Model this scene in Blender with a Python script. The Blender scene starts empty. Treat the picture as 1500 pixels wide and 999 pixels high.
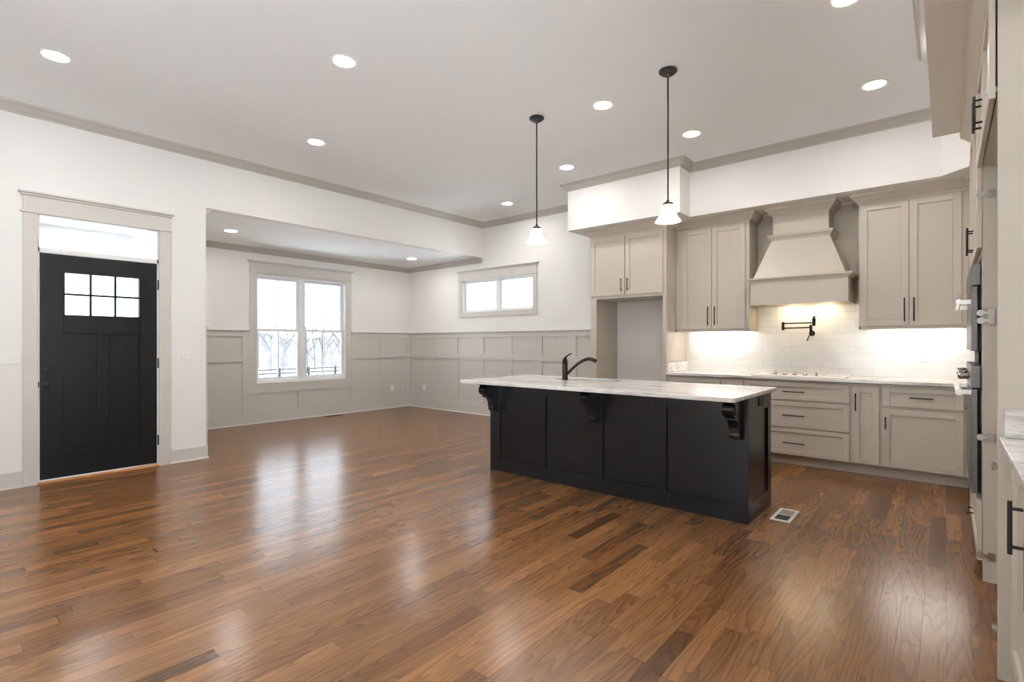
import bpy, math, random
from mathutils import Vector
R = math.radians
sc = bpy.context.scene

# ------------------------------------------------------------------ camera, light, exposure
cd = bpy.data.cameras.new('camera')
cam = bpy.data.objects.new('camera', cd)
sc.collection.objects.link(cam)
cam.location = (0, 0, 1.2673)
cam.rotation_euler = (R(90), 0, R(40.37))
cd.sensor_width = 36
cd.sensor_fit = 'HORIZONTAL'
cd.lens = 748.2 / 1500 * 36
cd.shift_y = 2.54 / 1500
cd.clip_start = 0.02
cd.clip_end = 500
sc.camera = cam

SKY = 3.4           # overcast sky
LAMP = 145.0        # recessed downlights
STRIP = 38.0        # light bars below the wall cabinets
HOODL = 150.0
SHADE = 7.0
w = bpy.data.worlds.new('overcast')
sc.world = w
w.use_nodes = True
nt = w.node_tree
bg = nt.nodes['Background']
tc = nt.nodes.new('ShaderNodeTexCoord')
sp = nt.nodes.new('ShaderNodeSeparateXYZ')
rp = nt.nodes.new('ShaderNodeValToRGB')
rp.color_ramp.elements[0].position = 0.0
rp.color_ramp.elements[0].color = (0.86, 0.92, 1.0, 1)
rp.color_ramp.elements[1].position = 0.6
rp.color_ramp.elements[1].color = (0.78, 0.88, 1.0, 1)
nt.links.new(tc.outputs['Generated'], sp.inputs[0])
nt.links.new(sp.outputs['Z'], rp.inputs[0])
nt.links.new(rp.outputs[0], bg.inputs['Color'])
bg.inputs['Strength'].default_value = SKY

sd = bpy.data.lights.new('hazy_sun', 'SUN')
sun = bpy.data.objects.new('hazy_sun', sd)
sc.collection.objects.link(sun)
sun.rotation_euler = (R(36), 0, R(50))
sd.energy = 90.0  # added sun; lights the patio so that it brightens the ceiling
sd.angle = R(6)
sd.color = (0.97, 0.985, 1.0)

vs = sc.view_settings
vs.view_transform = 'Standard'
vs.look = 'None'
vs.gamma = 1.0
vs.use_curve_mapping = False
vs.exposure = 0.26
try:
    sc.cycles.use_denoising = True
    sc.cycles.max_bounces = 10
    sc.cycles.diffuse_bounces = 8
    sc.cycles.sample_clamp_indirect = 8.0
    sc.cycles.caustics_reflective = False
    sc.cycles.caustics_refractive = False
except Exception:
    pass

# ------------------------------------------------------------------ materials
def mat(name, col, rough=0.5, metal=0.0, emit=0.0, ecol=None, spec=0.5, coat=0.0):
    m = bpy.data.materials.new(name)
    m.use_nodes = True
    b = m.node_tree.nodes['Principled BSDF']
    b.inputs['Base Color'].default_value = (*col, 1)
    b.inputs['Roughness'].default_value = rough
    b.inputs['Metallic'].default_value = metal
    b.inputs['Specular IOR Level'].default_value = spec
    b.inputs['Coat Weight'].default_value = coat
    if emit:
        b.inputs['Emission Color'].default_value = (*(ecol or col), 1)
        b.inputs['Emission Strength'].default_value = emit
    return m

def N(m, t, **kw):
    n = m.node_tree.nodes.new(t)
    for k, v in kw.items():
        setattr(n, k, v)
    return n

def L(m, a, b):
    m.node_tree.links.new(a, b)

def math_(m, op, a, b=None, c=None):
    n = N(m, 'ShaderNodeMath', operation=op)
    for i, v in enumerate((a, b, c)):
        if v is None:
            continue
        if hasattr(v, 'links'):
            L(m, v, n.inputs[i])
        else:
            n.inputs[i].default_value = v
    return n.outputs[0]

def paint(name, col, rough=0.5, amount=0.02, scale=60):
    m = mat(name, col, rough)
    b = m.node_tree.nodes['Principled BSDF']
    no = N(m, 'ShaderNodeTexNoise')
    t = N(m, 'ShaderNodeTexCoord')
    L(m, t.outputs['Object'], no.inputs['Vector'])
    no.inputs['Scale'].default_value = scale
    bp = N(m, 'ShaderNodeBump')
    bp.inputs['Strength'].default_value = amount
    bp.inputs['Distance'].default_value = 0.002
    L(m, no.outputs[0], bp.inputs['Height'])
    L(m, bp.outputs[0], b.inputs['Normal'])
    return m

M = {}
M['wall'] = paint('wall_paint', (0.80, 0.787, 0.765), 0.7)
M['ceiling'] = paint('ceiling_paint', (0.88, 0.905, 0.925), 0.85)
M['trim'] = paint('trim_paint', (0.59, 0.56, 0.515), 0.42)
M['crown'] = paint('trim_paint_shaded', (0.46, 0.43, 0.385), 0.42)  # same paint as the trim, darkened for the shade under the ceiling
M['cab'] = paint('cabinet_paint', (0.55, 0.495, 0.420), 0.38)
M['white'] = paint('white_paint', (0.80, 0.79, 0.77), 0.4)
M['vinyl'] = mat('white_vinyl', (0.85, 0.86, 0.87), 0.35)
M['island'] = paint('island_paint', (0.0042, 0.0055, 0.0085), 0.27)
M['island'].node_tree.nodes['Principled BSDF'].inputs['Specular IOR Level'].default_value = 0.5
M['door'] = paint('black_door_paint', (0.0050, 0.0052, 0.0060), 0.40)
M['door'].node_tree.nodes['Principled BSDF'].inputs['Specular IOR Level'].default_value = 0.28
M['bronze'] = mat('dark_bronze', (0.028, 0.022, 0.019), 0.36, 0.85)
M['black'] = mat('matte_black_metal', (0.012, 0.012, 0.013), 0.45, 0.3)
M['steel'] = mat('stainless_steel', (0.17, 0.16, 0.155), 0.36, 1.0)
M['brightsteel'] = mat('bright_brushed_steel', (0.88, 0.86, 0.83), 0.42, 0.75)
M['chrome'] = mat('chrome', (0.80, 0.78, 0.75), 0.14, 1.0)
M['nickel'] = mat('nickel', (0.62, 0.59, 0.55), 0.26, 1.0)
M['plate'] = mat('white_plastic', (0.82, 0.81, 0.79), 0.35)
M['slot'] = mat('dark_slot', (0.05, 0.05, 0.05), 0.6)
M['blackglass'] = mat('black_oven_glass', (0.006, 0.006, 0.007), 0.08)
M['lens'] = mat('lamp_lens', (1, 1, 1), 0.4, emit=LAMP, ecol=(1.0, 0.965, 0.925))
M['strip'] = mat('led_bar', (1, 1, 1), 0.4, emit=STRIP, ecol=(1.0, 0.95, 0.90))
M['hoodlamp'] = mat('hood_lamp', (1, 1, 1), 0.4, emit=HOODL, ecol=(1.0, 0.80, 0.52))
M['shade'] = mat('opal_glass', (0.95, 0.93, 0.90), 0.3, emit=SHADE, ecol=(1.0, 0.92, 0.82))
M['threshold'] = mat('oak_threshold', (0.50, 0.24, 0.10), 0.35)
M['brown_vent'] = mat('brown_register', (0.10, 0.05, 0.025), 0.5)
M['tan'] = mat('tan_louvre', (0.40, 0.33, 0.25), 0.5)
M['ground'] = paint('pale_winter_field', (0.28, 0.285, 0.285), 0.95)
M['patio'] = paint('bounce_concrete', (0.70, 0.715, 0.73), 0.9)  # kept bright so the added patio bounces light indoors
M['fence'] = mat('dark_fence_paint', (0.012, 0.014, 0.016), 0.9, spec=0.1)
M['bark'] = mat('pale_bark', (0.016, 0.016, 0.017), 0.9)
M['siding'] = mat('white_siding', (0.50, 0.515, 0.53), 0.6)
M['porch'] = paint('grey_porch_concrete', (0.22, 0.22, 0.215), 0.85)
M['downpipe'] = mat('dark_downpipe', (0.03, 0.034, 0.038), 0.5)

def make_glass():
    m = bpy.data.materials.new('window_glass')
    m.use_nodes = True
    n = m.node_tree.nodes
    n.remove(n['Principled BSDF'])
    out = n['Material Output']
    tr = N(m, 'ShaderNodeBsdfTransparent')
    tr.inputs[0].default_value = (0.96, 0.98, 0.98, 1)
    gl = N(m, 'ShaderNodeBsdfGlossy')
    gl.inputs['Roughness'].default_value = 0.02
    lw = N(m, 'ShaderNodeLayerWeight')
    lw.inputs['Blend'].default_value = 0.12
    mx = N(m, 'ShaderNodeMixShader')
    L(m, lw.outputs['Fresnel'], mx.inputs[0])
    L(m, tr.outputs[0], mx.inputs[1])
    L(m, gl.outputs[0], mx.inputs[2])
    L(m, mx.outputs[0], out.inputs[0])
    return m
M['glass'] = make_glass()

def make_floor():
    m = mat('oak_strip_floor', (0.2, 0.09, 0.03), 0.25)
    b = m.node_tree.nodes['Principled BSDF']
    t = N(m, 'ShaderNodeTexCoord')
    s = N(m, 'ShaderNodeSeparateXYZ')
    L(m, t.outputs['Object'], s.inputs[0])
    x, y = s.outputs['X'], s.outputs['Y']
    W = 0.0826
    xr = math_(m, 'DIVIDE', x, W)
    row = math_(m, 'FLOOR', xr)
    fx = math_(m, 'FRACT', xr)
    wn = N(m, 'ShaderNodeTexWhiteNoise', noise_dimensions='1D')
    L(m, row, wn.inputs['W'])
    off = math_(m, 'MULTIPLY', wn.outputs['Value'], 7.3)
    # uneven board lengths: warp y a little per row
    wob = N(m, 'ShaderNodeTexNoise', noise_dimensions='2D')
    cv = N(m, 'ShaderNodeCombineXYZ')
    L(m, math_(m, 'MULTIPLY', row, 3.7), cv.inputs[0])
    L(m, y, cv.inputs[1])
    L(m, cv.outputs[0], wob.inputs['Vector'])
    wob.inputs['Scale'].default_value = 0.9
    wob.inputs['Detail'].default_value = 0
    yl = math_(m, 'ADD', math_(m, 'DIVIDE', y, 0.85), off)
    yl = math_(m, 'ADD', yl, math_(m, 'MULTIPLY', wob.outputs[0], 1.5))
    col = math_(m, 'FLOOR', yl)
    fy = math_(m, 'FRACT', yl)
    c2 = N(m, 'ShaderNodeCombineXYZ')
    L(m, row, c2.inputs[0])
    L(m, col, c2.inputs[1])
    w2 = N(m, 'ShaderNodeTexWhiteNoise', noise_dimensions='2D')
    L(m, c2.outputs[0], w2.inputs['Vector'])
    rnd = w2.outputs['Value']
    ramp = N(m, 'ShaderNodeValToRGB')
    cr = ramp.color_ramp
    cr.elements[0].position = 0.0
    cr.elements[0].color = (0.085, 0.035, 0.0120, 1)
    cr.elements[1].position = 1.0
    cr.elements[1].color = (0.275, 0.125, 0.046, 1)
    for p, c in ((0.05, (0.140, 0.058, 0.0200)), (0.2, (0.176, 0.077, 0.0262)), (0.65, (0.207, 0.093, 0.0330))):
        e = cr.elements.new(p)
        e.color = (*c, 1)
    L(m, rnd, ramp.inputs[0])
    # cathedral grain: contour lines of a stretched noise, shifted per board
    g = N(m, 'ShaderNodeCombineXYZ')
    L(m, math_(m, 'ADD', math_(m, 'MULTIPLY', x, 7.0), math_(m, 'MULTIPLY', rnd, 91.0)), g.inputs[0])
    L(m, math_(m, 'ADD', math_(m, 'MULTIPLY', y, 0.62), math_(m, 'MULTIPLY', rnd, 37.0)), g.inputs[1])
    L(m, math_(m, 'MULTIPLY', rnd, 13.0), g.inputs[2])
    n1 = N(m, 'ShaderNodeTexNoise')
    L(m, g.outputs[0], n1.inputs['Vector'])
    n1.inputs['Scale'].default_value = 1.0
    n1.inputs['Detail'].default_value = 1.6
    n1.inputs['Roughness'].default_value = 0.55
    rings = math_(m, 'FRACT', math_(m, 'MULTIPLY', n1.outputs[0], 17.0))
    rr = N(m, 'ShaderNodeValToRGB')
    rr.color_ramp.elements[0].position = 0.0
    rr.color_ramp.elements[0].color = (0.66, 0.64, 0.62, 1)
    rr.color_ramp.elements[1].position = 0.55
    rr.color_ramp.elements[1].color = (1, 1, 1, 1)
    e = rr.color_ramp.elements.new(0.95)
    e.color = (1.04, 1.04, 1.04, 1)
    L(m, rings, rr.inputs[0])
    # fine pores along the board
    g2 = N(m, 'ShaderNodeCombineXYZ')
    L(m, math_(m, 'MULTIPLY', x, 260.0), g2.inputs[0])
    L(m, math_(m, 'ADD', math_(m, 'MULTIPLY', y, 7.0), math_(m, 'MULTIPLY', rnd, 50.0)), g2.inputs[1])
    n2 = N(m, 'ShaderNodeTexNoise')
    L(m, g2.outputs[0], n2.inputs['Vector'])
    n2.inputs['Scale'].default_value = 1.0
    n2.inputs['Detail'].default_value = 1.0
    mr = N(m, 'ShaderNodeMapRange')
    mr.inputs['From Min'].default_value = 0.3
    mr.inputs['From Max'].default_value = 0.7
    mr.inputs['To Min'].default_value = 0.80
    mr.inputs['To Max'].default_value = 1.14
    L(m, n2.outputs[0], mr.inputs['Value'])
    mul = N(m, 'ShaderNodeMix', data_type='RGBA', blend_type='MULTIPLY')
    mul.inputs['Factor'].default_value = 1.0
    L(m, ramp.outputs[0], mul.inputs['A'])
    L(m, rr.outputs[0], mul.inputs['B'])
    mul2 = N(m, 'ShaderNodeMix', data_type='RGBA', blend_type='MULTIPLY')
    mul2.inputs['Factor'].default_value = 1.0
    L(m, mul.outputs['Result'], mul2.inputs['A'])
    L(m, mr.outputs[0], mul2.inputs['B'])
    # seams
    ex = math_(m, 'MINIMUM', fx, math_(m, 'SUBTRACT', 1.0, fx))
    sx = math_(m, 'LESS_THAN', ex, 0.010)
    ey = math_(m, 'MINIMUM', fy, math_(m, 'SUBTRACT', 1.0, fy))
    sy = math_(m, 'LESS_THAN', ey, 0.0016)
    seam = math_(m, 'MAXIMUM', sx, sy)
    mx = N(m, 'ShaderNodeMix', data_type='RGBA')
    L(m, math_(m, 'MULTIPLY', seam, 0.62), mx.inputs['Factor'])
    L(m, mul2.outputs['Result'], mx.inputs['A'])
    mx.inputs['B'].default_value = (0.03, 0.011, 0.004, 1)
    L(m, mx.outputs['Result'], b.inputs['Base Color'])
    # satin varnish with grain showing in the sheen
    ro = N(m, 'ShaderNodeMapRange')
    ro.inputs['To Min'].default_value = 0.265
    ro.inputs['To Max'].default_value = 0.22
    L(m, rr.outputs[0], ro.inputs['Value'])
    L(m, ro.outputs[0], b.inputs['Roughness'])
    b.inputs['Specular IOR Level'].default_value = 0.52
    hb = math_(m, 'ADD', math_(m, 'MULTIPLY', rr.outputs[0], 0.5), math_(m, 'MULTIPLY', seam, -0.8))
    bp = N(m, 'ShaderNodeBump')
    bp.inputs['Strength'].default_value = 0.06
    bp.inputs['Distance'].default_value = 0.0012
    L(m, hb, bp.inputs['Height'])
    L(m, bp.outputs[0], b.inputs['Normal'])
    return m
M['floor'] = make_floor()

def make_granite():
    m = mat('white_veined_granite', (0.8, 0.8, 0.78), 0.14)
    b = m.node_tree.nodes['Principled BSDF']
    t = N(m, 'ShaderNodeTexCoord')
    mp = N(m, 'ShaderNodeMapping')
    mp.inputs['Scale'].default_value = (0.55, 3.6, 3.6)
    mp.inputs['Rotation'].default_value = (0, 0, 0.09)
    L(m, t.outputs['Object'], mp.inputs[0])
    n1 = N(m, 'ShaderNodeTexNoise')
    n1.inputs['Scale'].default_value = 2.0
    n1.inputs['Detail'].default_value = 6
    n1.inputs['Roughness'].default_value = 0.62
    n1.inputs['Distortion'].default_value = 0.7
    L(m, mp.outputs[0], n1.inputs['Vector'])
    r1 = N(m, 'ShaderNodeValToRGB')
    c = r1.color_ramp
    c.elements[0].position = 0.27
    c.elements[0].color = (0.20, 0.18, 0.165, 1)
    c.elements[1].position = 0.58
    c.elements[1].color = (0.84, 0.825, 0.80, 1)
    for p, q in ((0.35, (0.46, 0.43, 0.40)), (0.43, (0.73, 0.70, 0.67))):
        e = c.elements.new(p)
        e.color = (*q, 1)
    L(m, n1.outputs[0], r1.inputs[0])
    n2 = N(m, 'ShaderNodeTexNoise')
    n2.inputs['Scale'].default_value = 9.0
    n2.inputs['Detail'].default_value = 5
    n2.inputs['Roughness'].default_value = 0.7
    L(m, mp.outputs[0], n2.inputs['Vector'])
    r2 = N(m, 'ShaderNodeValToRGB')
    r2.color_ramp.elements[0].position = 0.30
    r2.color_ramp.elements[0].color = (0.40, 0.38, 0.36, 1)
    r2.color_ramp.elements[1].position = 0.50
    r2.color_ramp.elements[1].color = (1, 1, 1, 1)
    L(m, n2.outputs[0], r2.inputs[0])
    mu = N(m, 'ShaderNodeMix', data_type='RGBA', blend_type='MULTIPLY')
    mu.inputs['Factor'].default_value = 0.85
    L(m, r1.outputs[0], mu.inputs['A'])
    L(m, r2.outputs[0], mu.inputs['B'])
    L(m, mu.outputs['Result'], b.inputs['Base Color'])
    return m
M['granite'] = make_granite()

def make_tile():
    m = mat('glossy_white_subway_tile', (0.8, 0.79, 0.77), 0.12)
    b = m.node_tree.nodes['Principled BSDF']
    t = N(m, 'ShaderNodeTexCoord')
    s = N(m, 'ShaderNodeSeparateXYZ')
    c = N(m, 'ShaderNodeCombineXYZ')
    L(m, t.outputs['Object'], s.inputs[0])
    L(m, s.outputs['X'], c.inputs[0])
    L(m, s.outputs['Z'], c.inputs[1])
    br = N(m, 'ShaderNodeTexBrick')
    br.offset = 0.5
    br.inputs['Scale'].default_value = 1.0
    br.inputs['Brick Width'].default_value = 0.305
    br.inputs['Row Height'].default_value = 0.0762
    br.inputs['Mortar Size'].default_value = 0.0022
    br.inputs['Mortar Smooth'].default_value = 0.3
    br.inputs['Color1'].default_value = (0.82, 0.81, 0.79, 1)
    br.inputs['Color2'].default_value = (0.77, 0.76, 0.745, 1)
    br.inputs['Mortar'].default_value = (0.62, 0.61, 0.595, 1)
    L(m, c.outputs[0], br.inputs['Vector'])
    L(m, br.outputs['Color'], b.inputs['Base Color'])
    bp = N(m, 'ShaderNodeBump')
    bp.invert = True
    bp.inputs['Strength'].default_value = 0.6
    bp.inputs['Distance'].default_value = 0.0015
    L(m, br.outputs['Fac'], bp.inputs['Height'])
    L(m, bp.outputs[0], b.inputs['Normal'])
    return m
M['tile'] = make_tile()

def make_wood_hill():
    m = mat('hazy_winter_woods', (0.3, 0.3, 0.31), 1.0)
    b = m.node_tree.nodes['Principled BSDF']
    b.inputs['Specular IOR Level'].default_value = 0
    t = N(m, 'ShaderNodeTexCoord')
    mp = N(m, 'ShaderNodeMapping')
    mp.inputs['Scale'].default_value = (1.2, 1.2, 0.16)
    L(m, t.outputs['Object'], mp.inputs[0])
    n = N(m, 'ShaderNodeTexNoise')
    n.inputs['Scale'].default_value = 1.3
    n.inputs['Detail'].default_value = 4
    L(m, mp.outputs[0], n.inputs['Vector'])
    r = N(m, 'ShaderNodeValToRGB')
    r.color_ramp.elements[0].position = 0.35
    r.color_ramp.elements[0].color = (0.026, 0.027, 0.029, 1)
    r.color_ramp.elements[1].position = 0.65
    r.color_ramp.elements[1].color = (0.037, 0.038, 0.040, 1)
    L(m, n.outputs[0], r.inputs[0])
    L(m, r.outputs[0], b.inputs['Base Color'])
    return m
M['woods'] = make_wood_hill()

# ------------------------------------------------------------------ mesh helpers
LOC = {}

class MB:
    def __init__(s):
        s.v = []
        s.f = []
        s.sm = []

    def add(s, vs_, fs, smooth=False):
        o = len(s.v)
        s.v += [tuple(q) for q in vs_]
        for f in fs:
            s.f.append(tuple(o + i for i in f))
            s.sm.append(smooth)
        return s

    def box(s, x0, x1, y0, y1, z0, z1):
        x0, x1 = min(x0, x1), max(x0, x1)
        y0, y1 = min(y0, y1), max(y0, y1)
        z0, z1 = min(z0, z1), max(z0, z1)
        return s.add([(x0, y0, z0), (x1, y0, z0), (x1, y1, z0), (x0, y1, z0), (x0, y0, z1), (x1, y0, z1), (x1, y1, z1), (x0, y1, z1)],
                     [(0, 3, 2, 1), (4, 5, 6, 7), (0, 1, 5, 4), (1, 2, 6, 5), (2, 3, 7, 6), (3, 0, 4, 7)])

    def loft(s, rings, smooth=False, cap=True, closed_ring=True):
        n = len(rings[0])
        vs_ = [p for r in rings for p in r]
        fs = []
        for k in range(len(rings) - 1):
            for i in range(n if closed_ring else n - 1):
                j = (i + 1) % n
                fs.append((k * n + i, k * n + j, (k + 1) * n + j, (k + 1) * n + i))
        s.add(vs_, fs, smooth)
        if cap:
            o = len(s.v) - len(vs_)
            s.f.append(tuple(o + i for i in reversed(range(n))))
            s.sm.append(False)
            s.f.append(tuple(o + (len(rings) - 1) * n + i for i in range(n)))
            s.sm.append(False)
        return s

    def prism(s, poly, axis, a, b):
        def P(p, q):
            if axis == 'x':
                return (q, p[0], p[1])
            if axis == 'y':
                return (p[0], q, p[1])
            return (p[0], p[1], q)
        return s.loft([[P(p, a) for p in poly], [P(p, b) for p in poly]])

    def tube(s, pts, r, n=10, smooth=True):
        pts = [Vector(p) for p in pts]
        rs = r if isinstance(r, (list, tuple)) else [r] * len(pts)
        rings = []
        up = None
        for i, p in enumerate(pts):
            d = (pts[min(i + 1, len(pts) - 1)] - pts[max(i - 1, 0)]).normalized()
            if up is None:
                up = Vector((0, 0, 1)) if abs(d.z) < 0.9 else Vector((1, 0, 0))
            a = d.cross(up).normalized()
            up = a.cross(d).normalized()
            rings.append([p + (a * math.cos(2 * math.pi * k / n) + up * math.sin(2 * math.pi * k / n)) * rs[i] for k in range(n)])
        return s.loft(rings, smooth)

    def lathe(s, prof, c, n=28, axis='z', smooth=True, cap=True):
        rings = []
        for r, h in prof:
            ring = []
            for k in range(n):
                a = 2 * math.pi * k / n
                u, v = r * math.cos(a), r * math.sin(a)
                if axis == 'z':
                    ring.append((c[0] + u, c[1] + v, c[2] + h))
                elif axis == 'x':
                    ring.append((c[0] + h, c[1] + u, c[2] + v))
                else:
                    ring.append((c[0] + u, c[1] + h, c[2] + v))
            rings.append(ring)
        return s.loft(rings, smooth, cap)

    def sweep(s, prof, path, side=1, closed=False):
        """prof: (outward, z) closed outline; path: XY points; outward = to the right of travel * side"""
        n = len(path)
        rings = []
        for i in range(n):
            p = Vector(path[i])
            ds = []
            if i > 0 or closed:
                ds.append((p - Vector(path[i - 1])).normalized())
            if i < n - 1 or closed:
                ds.append((Vector(path[(i + 1) % n]) - p).normalized())
            ns = [Vector((d.y, -d.x)) * side for d in ds]
            if len(ns) == 2:
                m = (ns[0] + ns[1])
                m = m / (1 + ns[0].dot(ns[1]))
            else:
                m = ns[0]
            rings.append([(p.x + m.x * o, p.y + m.y * o, z) for o, z in prof])
        if closed:
            rings.append(rings[0])
        return s.loft(rings, cap=not closed)

    def build(s, name, m, parent=None, loc=None, bevel=0.0, seg=1, props=None):
        me = bpy.data.meshes.new(name)
        if parent is not None:
            o0 = LOC[parent.name]
        elif loc is not None:
            o0 = Vector(loc)
        else:
            xs = [q[0] for q in s.v]
            ys = [q[1] for q in s.v]
            zs = [q[2] for q in s.v]
            o0 = Vector(((min(xs) + max(xs)) / 2, (min(ys) + max(ys)) / 2, min(zs)))
        me.from_pydata([(q[0] - o0.x, q[1] - o0.y, q[2] - o0.z) for q in s.v], [], s.f)
        me.polygons.foreach_set('use_smooth', s.sm)
        import bmesh
        bm = bmesh.new()
        bm.from_mesh(me)
        bmesh.ops.recalc_face_normals(bm, faces=bm.faces)
        bm.to_mesh(me)
        bm.free()
        if any(s.sm):
            me.set_sharp_from_angle(angle=R(38))
        me.materials.append(m)
        o = bpy.data.objects.new(name, me)
        sc.collection.objects.link(o)
        if parent is not None:
            o.parent = parent
        else:
            o.location = o0
        LOC[o.name] = o0
        if bevel:
            b = o.modifiers.new('edge', 'BEVEL')
            b.width = bevel
            b.segments = seg
            b.limit_method = 'ANGLE'
            b.angle_limit = R(40)
        return o

def tag(o, label, cat, group=None, kind=None):
    o['label'] = label
    o['category'] = cat
    if group:
        o['group'] = group
    if kind:
        o['kind'] = kind
    return o

def thing(name, loc, label, cat, group=None, kind=None):
    o = bpy.data.objects.new(name, None)
    o.empty_display_size = 0.1
    sc.collection.objects.link(o)
    o.location = loc
    LOC[o.name] = Vector(loc)
    return tag(o, label, cat, group, kind)

def struct(mb, name, m, label, cat, **kw):
    return tag(mb.build(name, m, **kw), label, cat, kind='structure')

def copy_tree(o, parent=None):
    c = o.copy()
    sc.collection.objects.link(c)
    LOC[c.name] = LOC[o.name]
    if parent is not None:
        c.parent = parent
    for ch in list(o.children):
        copy_tree(ch, c)
    return c

# oriented boxes: u along the face, d into the thing, z up
class Face:
    def __init__(s, facing, pos):
        s.facing, s.pos = facing, pos

    def box(s, mb, u0, u1, d0, d1, z0, z1):
        p = s.pos
        if s.facing == '-y':
            mb.box(u0, u1, p + d0, p + d1, z0, z1)
        elif s.facing == '-x':
            mb.box(p + d0, p + d1, u0, u1, z0, z1)
        elif s.facing == '+x':
            mb.box(p - d1, p - d0, u0, u1, z0, z1)
        elif s.facing == '+y':
            mb.box(u0, u1, p - d1, p - d0, z0, z1)

    def pt(s, u, d, z):
        p = s.pos
        return {'-y': (u, p + d, z), '-x': (p + d, u, z), '+x': (p - d, u, z), '+y': (u, p - d, z)}[s.facing]

def shaker(F, u0, u1, z0, z1, rail=0.057, t=0.02, rec=0.012, railz=None, rails_extra=()):
    """slab with a recessed flat centre, front at F.pos, thickness t"""
    mb = MB()
    rz = railz or rail
    F.box(mb, u0, u0 + rail, 0, t, z0, z1)
    F.box(mb, u1 - rail, u1, 0, t, z0, z1)
    F.box(mb, u0 + rail, u1 - rail, 0, t, z0, z0 + rz)
    F.box(mb, u0 + rail, u1 - rail, 0, t, z1 - rz, z1)
    F.box(mb, u0 + rail, u1 - rail, rec, t, z0 + rz, z1 - rz)
    return mb

def handle(F, u, z, length, vertical, parent, m='bronze', r=0.0055, stand=0.028):
    mb = MB()
    h = length / 2
    if vertical:
        mb.tube([F.pt(u, -stand, z - h), F.pt(u, -stand, z + h)], r)
        for k in (-1, 1):
            mb.tube([F.pt(u, 0, z + k * h * 0.72), F.pt(u, -stand, z + k * h * 0.72)], r * 0.85)
    else:
        mb.tube([F.pt(u - h, -stand, z), F.pt(u + h, -stand, z)], r)
        for k in (-1, 1):
            mb.tube([F.pt(u + k * h * 0.72, 0, z), F.pt(u + k * h * 0.72, -stand, z)], r * 0.85)
    return mb.build('handle', M[m], parent)

CROWN = [(0, 0), (0.012, 0), (0.016, 0.012), (0.028, 0.020), (0.062, 0.060), (0.074, 0.066), (0.082, 0.084), (0, 0.084)]
def crown_at(z0, s=1.0):
    return [(o * s, z0 + z * s) for o, z in CROWN]

# ------------------------------------------------------------------ dimensions
XA = -6.187      # entry wall
XB = -8.22       # dining alcove window wall
YB = 6.49        # back wall
YE = 2.093       # where the entry wall stops at the dining alcove
XR = 0.80        # right wall
YR = -2.7        # rear wall, behind the camera
ZC = 3.353
ZA = 2.749       # dining alcove ceiling, underside of soffits
T = 0.14

# ------------------------------------------------------------------ room shell
struct(MB().box(XB - T, XR + T, YR - T, YB + T, -0.12, 0), 'floor', M['floor'], 'glossy brown oak strip floor running through the whole room', 'floor', loc=(0, 0, 0))
struct(MB().box(XA - T, XR + T, YR - T, YB + T, ZC, ZC + 0.15), 'ceiling', M['ceiling'], 'flat white main ceiling with recessed lights and two pendants', 'ceiling')
struct(MB().box(XB - T, XA - T, YE - T, YB + T, ZA, ZA + 0.15), 'ceiling_alcove', M['ceiling'], 'lower white ceiling over the dining alcove', 'ceiling')

# entry wall with door + transom opening
DY0, DY1, DZT = 0.729, 1.655, 2.425
mb = MB()
mb.box(XA - T, XA, YR, DY0, 0, ZC).box(XA - T, XA, DY1, YE, 0, ZC).box(XA - T, XA, DY0, DY1, DZT, ZC)
mb.box(XA - T, XA, YE, YB, ZA, ZC)
struct(mb, 'wall_left', M['wall'], 'cream entry wall holding the black front door, with header over the dining alcove', 'wall')
# alcove window wall
AW = (3.491, 5.06, 0.63, 2.345)
mb = MB()
mb.box(XB - T, XB, YE - T, AW[0], 0, ZA).box(XB - T, XB, AW[1], YB + T, 0, ZA)
mb.box(XB - T, XB, AW[0], AW[1], 0, AW[2]).box(XB - T, XB, AW[0], AW[1], AW[3], ZA)
struct(mb, 'wall_alcove', M['wall'], 'cream dining alcove wall around the large double window', 'wall')
struct(MB().box(XB, XA - T, YE - T, YE, 0, ZA), 'wall_alcove_side', M['wall'], 'short dining alcove side wall behind the entry wall', 'wall')
# back wall with small window
BW = (-6.705, -5.065, 1.812, 2.385)
mb = MB()
mb.box(XB, BW[0], YB, YB + T, 0, ZC).box(BW[1], XR + T, YB, YB + T, 0, ZC)
mb.box(BW[0], BW[1], YB, YB + T, 0, BW[2]).box(BW[0], BW[1], YB, YB + T, BW[3], ZC)
struct(mb, 'wall_back', M['wall'], 'cream back wall with a small high window, running behind the kitchen', 'wall')
GW = [(-2.45, -0.93), (-0.89, 0.63)]         # glazed doors added in the right wall for daylight, Y ranges
RW = [(-2.35, -0.93)]         # glazed door added in the rear wall for daylight, X ranges
mb = MB()
mb.box(XR, XR + T, YR, GW[0][0], 0, ZC).box(XR, XR + T, GW[-1][1], YB, 0, ZC).box(XR, XR + T, GW[0][0], GW[-1][1], 2.80, ZC)
struct(mb, 'wall_right', M['wall'], 'cream wall behind the oven cabinets on the right', 'wall')
mb = MB()
mb.box(XA - T, RW[0][0], YR - T, YR, 0, ZC).box(RW[-1][1], XR + T, YR - T, YR, 0, ZC).box(RW[0][0], RW[-1][1], YR - T, YR, 2.80, ZC)
struct(mb, 'wall_rear', M['wall'], 'cream rear wall around an added glazed door, behind the viewpoint', 'wall')
struct(MB().box(-3.2, XR + T + 1.4, YR - T - 1.4, YR - T, 2.86, 3.0).box(XR + T, XR + T + 1.4, YR - T, 1.2, 2.86, 3.0), 'sunblock_eave', M['siding'], 'added white eave keeping direct sun out of the glazed doors', 'eave')  # added out of view to keep sun patches off the floor

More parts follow.
